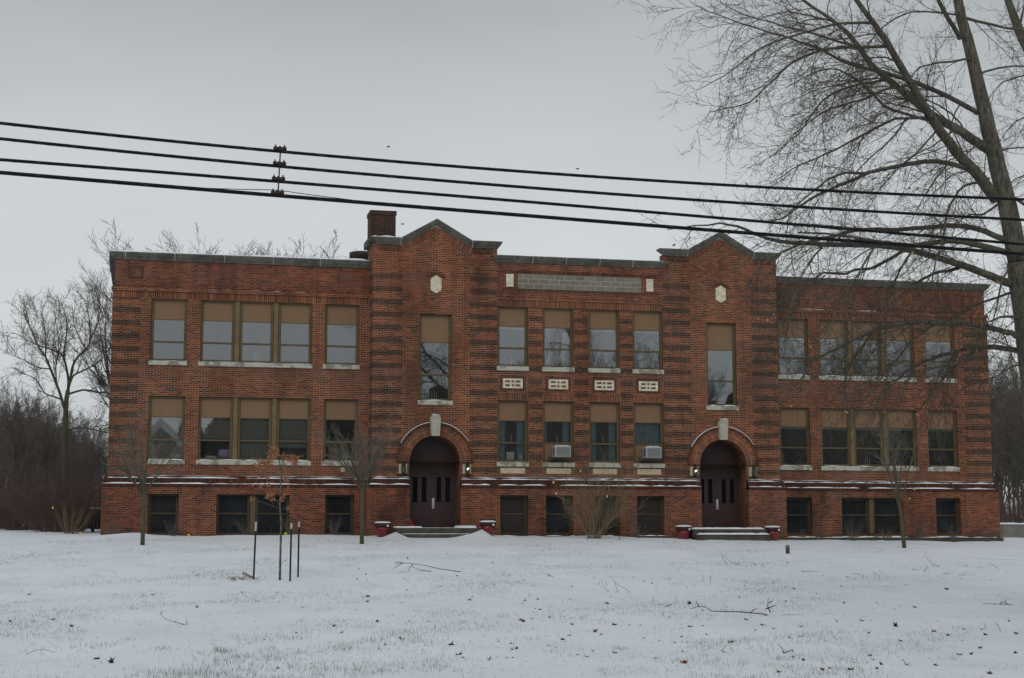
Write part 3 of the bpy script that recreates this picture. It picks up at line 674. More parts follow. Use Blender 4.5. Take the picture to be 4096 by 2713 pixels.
m = MB(); snow_slab(m, 8.78, 9.75, -2.03, -1.1, .34, .06, seed=1); snow_slab(m, 11.05, 11.76, -2.03, -1.05, .34, .08, seed=2); snow_slab(m, 9.4, 11.3, -2.04, -1.5, .34, .015, seed=3); snow_slab(m, 8.95, 11.45, -2.38, -2.06, .12, .02, seed=4); m.build('snow', 'snow_clean', st, kind='stuff')
st = thing('entrance_steps', 'two concrete steps with a clean white snow cover under the door numbered 2', 'steps', (D2, -1.5, 0))
m = MB(); m.bbox(20.05, 22.98, -2.0, TY-bo, -.0, .30, .03); m.box(D2-HW+.01, D2+HW-.01, TY-bo, -.1, .1, .345); m.build('upper_step', 'concrete', st)
m = MB(); m.bbox(20.1, 22.95, -2.42, -2.0, -.4, .10, .03); m.build('lower_step', 'concrete', st)
m = MB(); snow_slab(m, 20.05, 22.97, -2.02, -1.03, .30, .065, seed=5, edge=.01); snow_slab(m, 20.1, 22.95, -2.44, -2.01, .10, .06, seed=6, edge=.01); m.build('snow', 'snow_clean', st, kind='stuff')

# ------------------------------------------------------------------ planters
def planter(x, z, label, seed, Y=-1.75):
    p = thing('planter', label, 'planter', (x, Y, z), 'red planters beside the entrance steps')
    m = MB(); m.lathe((x, Y, z-.06), [(.17, 0), (.19, .05), (.235, .25), (.265, .38)], 24); m.build('pot', 'red_pot', p)
    m = MB(); m.lathe((x, Y, z+.32), [(.27, 0), (.305, .02), (.31, .12), (.28, .14)], 24); m.build('rim', 'pot_rim', p)
    m = MB(); m.lathe((x, Y, z+.455), [(.305, 0), (.30, .03), (.2, .055), (.05, .06)], 24)
    m.add([(x+.1, Y-.30, z+.33), (x+.2, Y-.24, z+.33), (x+.19, Y-.25, z+.39), (x+.12, Y-.29, z+.40)], [(0, 1, 2, 3)]); m.build('snow_cap', 'snow_clean', p, kind='stuff')
planter(8.32, .06, 'red planter with snow cap left of the steps at door 1, next to the sapling', 1)
planter(12.2, .10, 'red planter with snow cap right of the steps at door 1, behind a snow pile', 2)
planter(19.73, -.06, 'red planter with snow cap left of the steps at door 2', 3)
planter(23.30, -.08, 'red planter with snow cap right of the steps at door 2', 4)

# ------------------------------------------------------------------ wall lanterns
def lantern(x, label, lit):
    y = TY-.03; z = 2.50; L_ = thing('wall_lantern', label, 'lantern', (x, y, z), 'black wall lanterns flanking the doors')
    yc = y-.13
    m = MB(); m.lathe((x, yc, z-.17), [(.02, -.06), (.035, -.02), (.075, 0), (.08, .03)], 6, smooth=False); m.lathe((x, yc, z+.12), [(.09, 0), (.085, .02), (.06, .08), (.03, .11), (.025, .14), (.035, .16), (.01, .19)], 6, smooth=False)
    for j in range(6):
        a = j*math.pi/3; m.tube([(x+.077*math.cos(a), yc+.077*math.sin(a), z-.15), (x+.083*math.cos(a), yc+.083*math.sin(a), z+.125)], .008, 4)
    m.tube([(x, y+.01, z+.0), (x, y-.05, z-.12), (x, yc, z-.19)], .013, 5); m.box(x-.04, x+.04, y-.005, y+.01, z-.1, z+.08)
    m.build('lantern_frame', 'black', L_)
    m = MB(); m.lathe((x, yc, z-.145), [(.068, 0), (.072, .265)], 6, smooth=False); m.build('lantern_glass', 'lamp_glass', L_)
    if lit:
        m = MB(); m.lathe((x-.02, yc-.077, z-.03), [(.001, 0), (.022, .02), (.022, .06), (.001, .09)], 8); m.lathe((x+.028, yc-.075, z-.0), [(.001, 0), (.02, .02), (.02, .05), (.001, .07)], 8); m.build('bulb', 'lamp_glow', L_)
lantern(D1-1.2, 'unlit black wall lantern left of the arched door numbered 1', 0)
lantern(D1+1.2, 'lit black wall lantern right of the arched door numbered 1', 1)
lantern(D2-1.2, 'lit black wall lantern left of the arched door numbered 2', 1)
lantern(D2+1.2, 'unlit black wall lantern right of the arched door numbered 2', 0)

# ------------------------------------------------------------------ window air conditioners
for k, lab in ((1, 'white window air conditioner in the second window from the left between the towers'), (3, 'white window air conditioner in the fourth window from the left between the towers')):
    a, b = CWIN[k]; c0 = (a+b)/2+.07; z = 3.0
    ac = thing('air_conditioner', lab, 'air conditioner', (c0, TY, z), 'window air conditioners between the towers')
    m = MB(); m.bbox(c0-.31, c0+.31, TY-.36, TY+.12, z, z+.42, .02); m.build('housing', 'ac_white', ac)
    m = MB()
    m.box(c0-.265, c0+.265, TY-.368, TY-.355, z+.04, z+.365); m.build('grille', 'ac_grey', ac)
    m = MB()
    for j in range(6): m.box(c0-.313, c0-.305, TY-.3+j*.05, TY-.275+j*.05, z+.06, z+.36)
    m.build('side_louvre', 'black', ac)
    m = MB(); m.box(c0-.48, c0+.34, TY-.34, TY+.1, z-.045, z-.004); m.tube([(c0-.4, TY-.3, z-.03), (c0-.4, TY+.0, z-.18)], .015, 4); m.tube([(c0+.3, TY-.3, z-.03), (c0+.3, TY+.0, z-.18)], .015, 4); m.build('bracket', 'concrete', ac)
    m = MB(); snow_slab(m, c0-.30, c0+.30, TY-.35, TY-.02, z+.42, .03, 8, 4, 7+k); m.build('snow', 'snow_clean', ac, kind='stuff')
# ------------------------------------------------------------------ curtains, blinds and objects on the sills
def curtain(x0, x1, z0, z1, Y, mat, label, group, cat='curtain', name='curtain', amp=.025):
    m = MB(); n = max(6, int((x1-x0)/.025)); vs = []; fs = []
    for i in range(n+1):
        x = x0+(x1-x0)*i/n; y = Y+amp*math.sin(i*1.35)+amp*.5*math.sin(i*.6)
        vs += [(x, y, z0), (x, y*.5+Y*.5, z1)]
    for i in range(n): o = 2*i; fs.append((o, o+2, o+3, o+1))
    m.add(vs, fs, 0, True); tag(m.build(name, mat), label, cat, group)
ordn = ['first', 'second', 'third', 'fourth']
for k, (a, b) in enumerate(CWIN):
    zb0 = 2.9 if k in (0, 2) else 3.53
    gp = 'teal curtains in the ground floor windows between the towers'
    if k < 3:
        curtain(a+.1, a+.1+(.26 if k != 1 else .14), zb0, 4.4, TY+.34, 'curtain', 'teal curtain at left side of the %s lower window between the towers' % ordn[k], gp)
        curtain(b-.1-.28, b-.1, zb0, 4.4, TY+.34, 'curtain', 'teal curtain at right side of the %s lower window between the towers' % ordn[k], gp)
    else: curtain(a+.1, b-.1, zb0, 4.4, TY+.34, 'curtain', 'teal curtain drawn fully across the fourth lower window between the towers', gp)
a, b = CWIN[1]
curtain(a+.1, a+.38, 6.5, 7.9, TY+.36, 'curtain_white', 'pale curtain at left side of the second upper window between the towers', 'pale curtains in an upper window'); curtain(b-.42, b-.12, 6.5, 7.9, TY+.36, 'curtain_white', 'pale curtain at right side of the second upper window between the towers', 'pale curtains in an upper window')
def blind(a, b, z0, z1, label):
    m = MB(); m.box(a+.09, b-.09, .30, .312, z0, z1)
    tag(m.build('window_blind', 'blind'), label, 'window blind', 'brown slatted blinds in the left wing')
q = (LWIN[1][1]-LWIN[1][0]-.36)/3; A1 = LWIN[1][0]; tri = [(A1, A1+q), (A1+q+.18, A1+2*q+.18), (A1+2*q+.36, A1+3*q+.36)]
blind(*LWIN[0], 2.9, 4.4, 'slatted blind in the leftmost ground floor window'); blind(*tri[1], 2.9, 4.4, 'slatted blind in the middle pane of the triple ground floor window, left wing')
blind(*tri[2], 3.3, 4.4, 'half lowered slatted blind in the right pane of the triple ground floor window, left wing')
blind(*tri[0], 3.6, 4.4, 'raised slatted blind above the lilac cushion, left wing')
def sillbox(x, z, w, h, mat, label, cat, Y=.27, name='box', group=None, d=.1):
    m = MB(); m.bbox(x-w/2, x+w/2, Y, Y+d, z, z+h, .008)
    # a lid line and a small label edge
    m.box(x-w/2-.006, x+w/2+.006, Y-.006, Y+d+.006, z+h*.78, z+h*.84)
    tag(m.build(name, mat), label, cat, group)
# lilac cushion with ruffled edge
m = MB(); cxx, czz = 2.78, 3.06; vs = []; fs = []
nn = 24
for ring_ in range(4):
    rr = (0.02, .55, .85, 1.)[ring_]; yy = (.22, .24, .27, .33)[ring_]
    for i in range(nn):
        a = 2*math.pi*i/nn; ca, sa = math.cos(a), math.sin(a); sq = 1/max(abs(ca), abs(sa))**.75; jit = 1+(.03*(-1)**i if ring_ == 3 else 0)
        vs.append((cxx+.27*rr*ca*sq*jit, yy, czz+.16*rr*sa*sq*jit))
for j in range(3):
    for i in range(nn): a_ = j*nn+i; b_ = j*nn+(i+1) % nn; fs.append((a_, b_, b_+nn, a_+nn))
fs.append(tuple(range(nn))); m.add(vs, fs, 0, True)
m.prism([(cxx-.0, czz-.12), (cxx+.03, czz), (cxx, czz+.1), (cxx-.03, czz)], .212, .222, 1)
tag(m.build('cushion', ['lilac', 'candle']), 'lilac cushion with ruffled edge on the sill of the triple ground floor window', 'cushion')
sillbox(1.0, 2.89, .38, .14, 'paper', 'white paper box on the sill of the leftmost ground floor window', 'box')
sillbox(2.25, 2.89, .4, .08, 'paper', 'flat white tray left of the lilac cushion', 'tray', name='tray')
sillbox(13.32, 2.9, .3, .30, 'paper', 'white carton on the sill of the first lower window between the towers', 'box', Y=TY+.28)
sillbox(13.72, 2.9, .14, .18, 'paper', 'small white cup beside the carton between the towers', 'cup', Y=TY+.28, name='cup')
sillbox(24.55, 2.9, .26, .42, 'kraft', 'brown cardboard box in the window right of tower two', 'box', Y=.26)
sillbox(7.2, 2.9, .2, .22, 'paper', 'white box in the ground floor window beside the first tower', 'box')
sillbox(6.7, 2.9, .3, .42, 'kraft', 'tan cardboard box in the ground floor window beside the first tower', 'box')
sillbox(25.38, .18, .22, .12, 'paper', 'small white carton in the basement window right of tower two', 'box', Y=-bo+.36)
def candles(x, z, Y, trio, label, group='electric window candles', h=.28):
    t_ = thing('window_candle', label, 'candle', (x, Y, z), group)
    for dx, hh in (((-.09, .8), (0, 1.), (.09, .8)) if trio else ((0, 1.),)):
        m = MB(); m.lathe((x+dx, Y, z), [(.03, 0), (.03, .015), (.012, .02), (.012, h*hh), (.006, h*hh+.02), (.001, h*hh+.05)], 8); m.build('candle_stick', 'candle', t_)
    if trio: m = MB(); m.box(x-.13, x+.13, Y-.02, Y+.02, z-.01, z+.012); m.build('holder', 'candle', t_)
for k, (a, b) in enumerate(CWIN):
    candles((a+b)/2, 6.5, TY+.26, 0, 'single window candle in the %s upper window between the towers' % ordn[k])
    candles((a+b)/2-.0, 3.56, TY+.27, 0, 'single yellow window candle on the rail of the %s lower window between the towers' % ordn[k])
candles(D1, 5.15, TY+.26, 1, 'three candles in the tall stair window above door 1'); candles(D2-.1, 5.15, TY+.26, 1, 'three candles in the tall stair window above door 2')
candles((tri[1][0]+tri[1][1])/2, 2.9, .24, 1, 'three candles in the middle pane of the triple ground floor window, left wing')
candles((tri[1][0]+tri[1][1])/2, 6.5, .26, 1, 'three candles in the middle pane of the triple upper window, left wing')
A2 = RWIN[1][0]; q2 = (RWIN[1][1]-RWIN[1][0]-.36)/3
candles(A2+q2+.18+q2*.5, 6.5, .26, 1, 'three candles in the middle pane of the triple upper window, right wing'); candles(A2+q2+.18+q2*.5, 2.9, .26, 1, 'three candles in the middle pane of the triple ground floor window, right wing')
for x in (2.95, 4.5): candles(x, .18, -bo+.38, 0, 'faint candle in the %s pane of the wide basement window, left wing' % ('left' if x < 4 else 'right'), h=.2)
for i, x in enumerate((13.35, 15.1)): candles(x, .2, TY-bo+.38, 0, 'faint candle in the %s basement window between the towers' % ordn[i], h=.22)
# grassy potted plant upstairs
m = MB(); rp = random.Random(8)
m.lathe((3.45, .36, 6.5), [(.07, 0), (.1, .14)], 10, 1)
for i in range(40):
    a = rp.uniform(-1.2, 1.2); h = rp.uniform(.3, .75); x = 3.45; m.tube([(x, .36, 6.62), (x+.2*a*h, .36+rp.uniform(-.05, .05), 6.62+h*.7), (x+.5*a*h, .36+rp.uniform(-.08, .08), 6.62+h*(1-.4*abs(a)))], [.006, .005, .001], 3)
tag(m.build('potted_plant', ['foliage', 'kraft']), 'spiky potted plant in the middle pane of the triple upper window, left wing', 'plant')
# small plaque on wall near sapling
m = MB(); m.bbox(6.98, 7.15, -.03, .005, 2.42, 2.57, .006); m.box(7.0, 7.13, -.033, -.029, 2.44, 2.55)
tag(m.build('wall_box', 'stone'), 'small cream box on the brick wall under the window beside the first tower', 'wall box')
# red snow shovel by the door
sh = thing('snow_shovel', 'red snow shovel leaning in the doorway of door 1', 'snow shovel', (9.55, -.5, .36))
m = MB(); m.tube([(9.47, -.62, .55), (9.462, -.45, 1.2)], .015, 6); m.tube([(9.40+.06, -.5, 1.2), (9.52, -.4, 1.2)], .012, 6); m.build('handle', 'black', sh)
m = MB(); vs = []; fs = []
for j in range(7):
    for i in range(5):
        u = i/4-.5; v = j/6; vs.append((9.50+.10*v*v+u*.12+.02, -.62-.1*v+u*.35*.3-.06*math.cos(u*3), .37+.30*(1-v)))
for j in range(6):
    for i in range(4): a = j*5+i; fs.append((a, a+1, a+6, a+5))
m.add(vs, fs, 0, True); m.build('blade', 'red_plastic', sh)
# floodlights on the left wall
f1 = thing('floodlight', 'square grey floodlight on the left edge of the school wall', 'floodlight', (XL-.1, .5, 5.85), 'floodlights on the left wall')
p = at(436, 1563, .5)
def rotbox(mb, c, w, d, h, ang, m=0, taper=1.0):
    ca, sa = math.cos(ang), math.sin(ang); vs = []
    for zz, sc in ((-h/2, taper), (h/2, 1.)):
        for xx, yy in ((-w/2, -d/2), (w/2, -d/2), (w/2, d/2), (-w/2, d/2)):
            X = xx*sc; vs.append((c[0]+X*ca-zz*sa, c[1]+yy, c[2]+X*sa+zz*ca))
    mb.add(vs, [(0, 1, 5, 4), (1, 2, 6, 5), (2, 3, 7, 6), (3, 0, 4, 7), (4, 5, 6, 7), (3, 2, 1, 0)], m)
m = MB(); rotbox(m, (p.x, .5, p.z), .20, .22, .17, R(-38)); m.tube([(p.x, .55, p.z), (XL, .6, p.z+.05)], .02, 5); m.build('housing', 'ac_grey', f1)
m = MB(); rotbox(m, (p.x+.035, .385, p.z-.0), .13, .01, .15, R(-38)); m.build('lens', 'ac_white', f1)
p = at(405, 1530, 1.2); f2 = thing('floodlight', 'dark bell shaped lamp beside the left wall, above the grey floodlight', 'floodlight', p, 'floodlights on the left wall')
m = MB(); rotbox(m, p, .26, .22, .20, 0, 0, .72); m.tube([(p.x, p.y, p.z+.1), (p.x, p.y, p.z+.38), (XL, p.y, p.z+.42)], .018, 5); m.build('housing', 'rust', f2)
m = MB(); m.lathe((p.x-.01, p.y-.02, p.z+.20), [(.05, 0), (.055, .12), (.03, .14)], 8); m.build('sensor', 'ac_grey', f2)
# condenser
p0 = at(355, 2130, 5); cx0, cz0 = p0.x, gz(p0.x, 5)+.12; cd = thing('condenser_unit', 'black air conditioning condenser beside the left end of the school', 'condenser', (cx0+.32, 5.3, cz0))
m = MB(); m.box(cx0, cx0+.62, 5, 5.6, cz0, cz0+.72); m.box(cx0+.08, cx0+.2, 5.1, 5.3, cz0-.2, cz0); m.build('housing', 'black', cd)
m = MB()
for j in range(5): m.box(cx0+.04+j*.13, cx0+.065+j*.13, 4.985, 5, cz0+.03, cz0+.69)
m.build('fin', 'ac_grey', cd)
m = MB(); m.box(cx0-.02, cx0+.64, 4.97, 5.62, cz0+.72, cz0+.78); m.build('top', 'ac_grey', cd)
m = MB(); snow_slab(m, cx0-.02, cx0+.64, 4.98, 5.6, cz0+.78, .06, 8, 4, 9); m.build('snow', 'snow_clean', cd, kind='stuff')
# block wall on the right
bw = thing('block_wall', 'low grey block wall with snow on top at the right end of the school', 'wall', (42, 7, 0))
z7 = gz(38, 7); m = MB(); zt = at(4050, 2098, 7).z
for i in range(14):
    for j in range(3):
        x0 = 34.2+i*1.25; h = (zt+.6)/3; m.bbox(x0, x0+1.235, 7, 7.4, -.6+j*h+.006, -.6+(j+1)*h, .01)
m.build('blocks', 'concrete_wall', bw); m = MB(); snow_slab(m, 34.2, 51, 6.96, 7.44, zt, .07, 60, 4, 10); m.build('snow', 'snow_clean', bw, kind='stuff')

# ------------------------------------------------------------------ utility cables
CY_ = CAMP.y+16.0
def cable_pts(p3, n=30, x0=-900, x1=5000):
    (xa, ya), (xb, yb), (xc, yc), (xd, yd) = p3
    cf = np.polyfit([xa, xb, xc, xd], [ya, yb, yc, yd], 2)
    return [at(x, float(np.polyval(cf, x)), CY_) for x in np.linspace(x0, x1, n)], (lambda x: float(np.polyval(cf, x)))
cabs = [([(0, 490), (1118, 613), (2600, 716), (4096, 800)], .0165, 'uppermost of the four black utility cables crossing above the school'),
        ([(0, 555), (1114, 666), (2600, 787), (4096, 880)], .0165, 'second from the top of the four black utility cables'),
        ([(0, 645), (1112, 712), (2600, 861), (4096, 974)], .0165, 'third from the top of the four black utility cables'),
        ([(0, 695), (1108, 772), (2600, 911), (4096, 1014)], .0200, 'lowest and thickest of the four black utility cables')]
fns = []
for pts4, r, lab in cabs:
    pts, fn = cable_pts(pts4, 44); fns.append(fn)
    c_ = thing('utility_cable', lab, 'cable', pts[22], 'four utility cables above the lawn')
    m = MB(); m.tube(pts, r, 8); m.build('jacket', 'cable', c_)
    m = MB(); hp = []; tot = (pts[-1]-pts[0]).length; nt = int(tot/.38)
    for i in range(nt*6):
        f = i/(nt*6)*(len(pts)-1); j = min(int(f), len(pts)-2); q_ = pts[j].lerp(pts[j+1], f-j); a = i*math.pi/3
        hp.append((q_.x, q_.y+math.cos(a)*(r+.001), q_.z+math.sin(a)*(r+.001)))
    m.tube(hp, .0013, 3, cap=False); m.build('lashing_wire', 'wire', c_)
# support wire above the lowest cable near the bracket
fn = fns[3]; pts = [at(x, fn(x)-dy, CY_) for x, dy in ((820, 6), (950, 12), (1108, 22), (1240, 14), (1420, 6))]
m = MB(); m.tube(pts, .004, 4); tag(m.build('messenger_wire', 'cable'), 'thin support wire above the lowest cable at the spacer bracket', 'wire')
sb = thing('cable_spacer', 'vertical spacer bracket with four bolted clamps joining the cables', 'cable spacer', at(1112, 690, CY_))
m = MB(); xs = [1120, 1118, 1114, 1110]; ys = [fns[i](x)-8 for i, x in enumerate(xs)]
m.tube([at(1122, ys[0]-2, CY_-.01), at(1112, ys[3]+2, CY_-.01)], .007, 6); m.build('rod', 'black', sb)
for i in range(4):
    m = MB(); c0 = at(xs[i], ys[i]-4, CY_); w = .066
    m.box(c0.x-w, c0.x+w, CY_-.02, CY_+.02, c0.z-.016, c0.z+.012)
    for dx in (-.045, 0, .045): m.lathe((c0.x+dx, CY_, c0.z+.012), [(.014, 0), (.012, .01), (.006, .014), (.006, .028 if dx else .012)], 6)
    m.build('clamp', 'clamp', sb)

# ------------------------------------------------------------------ trees
def norm(v):
    l = math.sqrt(v[0]**2+v[1]**2+v[2]**2) or 1; return (v[0]/l, v[1]/l, v[2]/l)
class Tree:
    def __init__(s, seed): s.r = random.Random(seed); s.tr = MB(); s.tw = MB(); s.tips = []
    def grow(s, p, d, L_, r0, lvl, maxl, o):
        """recursive branch; o: dict of options"""
        R_ = s.r; n = max(3, min(9, int(L_/o.get('seg', .25))+2)) if lvl < maxl else 3
        pts = [p]; rads = [r0]; step = L_/n; dd = d
        for i in range(n):
            j = o['jit'][min(lvl, len(o['jit'])-1)]
            g = o['grav'][min(lvl, len(o['grav'])-1)]
            dd = norm((dd[0]+R_.gauss(0, j), dd[1]+R_.gauss(0, j), dd[2]+R_.gauss(0, j)+g))
            q = pts[-1]; pts.append((q[0]+dd[0]*step, q[1]+dd[1]*step, q[2]+dd[2]*step)); rads.append(r0*(1-.78*(i+1)/n) if lvl else r0*(1-.88*(i+1)/n))
        k = 8 if lvl == 0 else 5 if lvl == 1 else 3
        (s.tr if lvl <= o.get('trl', 1) else s.tw).tube(pts, rads, k, cap=False)
        s.spawn(pts, rads, L_, lvl, maxl, o)
        if lvl == maxl: s.tips.append(pts[-1])
        return pts
    def spawn(s, pts, rads, L_, lvl, maxl, o):
        if lvl >= maxl: return
        R_ = s.r; cnt = o['n'][min(lvl, len(o['n'])-1)]; cnt = max(1, int(cnt*R_.uniform(.8, 1.2)*(L_ if o.get('perm') else 1)))
        st = o['start'][min(lvl, len(o['start'])-1)]
        for c in range(cnt):
            t = st+(1-st)*((c+R_.random())/cnt); f = t*(len(pts)-1); i = min(int(f), len(pts)-2); fr = f-i
            a, b = pts[i], pts[i+1]; q = tuple(a[k]+(b[k]-a[k])*fr for k in range(3)); r = rads[i]+(rads[i+1]-rads[i])*fr
            d0 = norm((b[0]-a[0], b[1]-a[1], b[2]-a[2]))
            sp = o['spread'][min(lvl, len(o['spread'])-1)]
            w = norm((R_.gauss(0, 1), R_.gauss(0, 1), R_.gauss(0, 1)+o.get('up', 0))); dq = w[0]*d0[0]+w[1]*d0[1]+w[2]*d0[2]
            w = norm((w[0]-dq*d0[0], w[1]-dq*d0[1], w[2]-dq*d0[2]))
            an = sp*R_.uniform(.6, 1.25); bi = o['bias'][min(lvl, len(o['bias'])-1)] if 'bias' in o else (0, 0, 0); d1 = norm(tuple(d0[k]*math.cos(an)+w[k]*math.sin(an)+bi[k] for k in range(3)))
            ln = o['len'][min(lvl, len(o['len'])-1)]*R_.uniform(.55, 1.15)*(1-.45*t if lvl == 0 else 1-.3*t)
            if o.get('rel', True): ln *= L_
            s.grow(q, d1, ln, max(o.get('rmin', .003), min(r*.62, ln*o.get('taper', .018))), lvl+1, maxl, o)
    def finish(s, name, label, cat, loc, group=None, tm='bark', wm='twig', local=False):
        t_ = thing(name, label, cat, loc, group)
        s.tr.build('trunk', tm, t_, local); s.tw.build('crown', wm, t_, local); return t_

# ---- big maple at the right, traced limbs with depth
BY = CAMP.y+30.0; PXM = FPX/30.6
BT = Tree(21)
def limb(pts, w0, w1, y0, y1, nmain=1.0, side=5, tk=1):
    n = len(pts); P = []; Rr = []
    for i, (x, y) in enumerate(pts):
        f = i/(n-1); Y = y0+(y1-y0)*f; q = at(x, y, Y); P.append(tuple(q)); Rr.append(max(.004, (w0+(w1-w0)*f)*.46/PXM))
    # smooth: subdivide with catmull-rom
    Q = []; RR = []
    for i in range(n-1):
        p0 = P[max(0, i-1)]; p1 = P[i]; p2 = P[i+1]; p3 = P[min(n-1, i+2)]
        for s_ in (0, .5):
            q = tuple(.5*((2*p1[k])+(-p0[k]+p2[k])*s_+(2*p0[k]-5*p1[k]+4*p2[k]-p3[k])*s_**2+(-p0[k]+3*p1[k]-3*p2[k]+p3[k])*s_**3)+BT.r.gauss(0, .008) for k in range(3))
            Q.append(q); RR.append(Rr[i]+(Rr[i+1]-Rr[i])*s_)
    Q.append(P[-1]); RR.append(Rr[-1])
    BT.tr.tube(Q, RR, side+3, cap=True)
    Lg = sum((Vector(Q[i+1])-Vector(Q[i])).length for i in range(len(Q)-1))
    return Q, RR, Lg
OB = dict(jit=[.05, .10, .16, .2], grav=[-.02, -.035, -.01, .03], n=[3.4, 3.6, 3.2], start=[.12, .15, .2], spread=[.65, .7, .75], len=[1.5, .62, .40], rel=False, perm=True, rmin=.0028, taper=.0085, trl=0, seg=.22, up=.1)
class O2(dict): pass
def dress(Q, RR, Lg, lens=(1.35, .62, .30), dens=2.6, start=.1, **kw):
    o = dict(OB); o['len'] = [lens[0], lens[0], lens[1], lens[2]]; o['n'] = [dens, dens, 4.6, 5.5]; o['start'] = [start, start, .12, .15]; o['spread'] = [.6, .6, .65, .75]; o['jit'] = [.05, .05, .10, .14, .18]; o['grav'] = [0, 0, -.045, -.03, .0]
    BT.spawn(Q, RR, Lg, 0, 3, dict(o, n=[dens*1.2, 5.6, 7.2], len=list(lens), start=[start, .10, .08], spread=[.72, .72, .8], jit=[.05, .12, .17, .2], grav=[0, -.045, .0, .07], bias=[(-.10, 0, -.2), (-.04, 0, -.08), (0, 0, .05)], rmin=.0044, taper=.0078, **{}) | kw)
TRK = [(4290, 2450), (4200, 1900), (4150, 1500), (4110, 1250), (4075, 1050), (4045, 900), (4012, 750), (3972, 596), (3938, 440), (3905, 295), (3868, 150), (3835, 10), (3800, -200), (3770, -420)]
for i, w in enumerate([0]): pass
q = limb(TRK[:5], 210, 112, BY, BY, side=7); q = limb(TRK[4:], 100, 30, BY, BY, side=7)
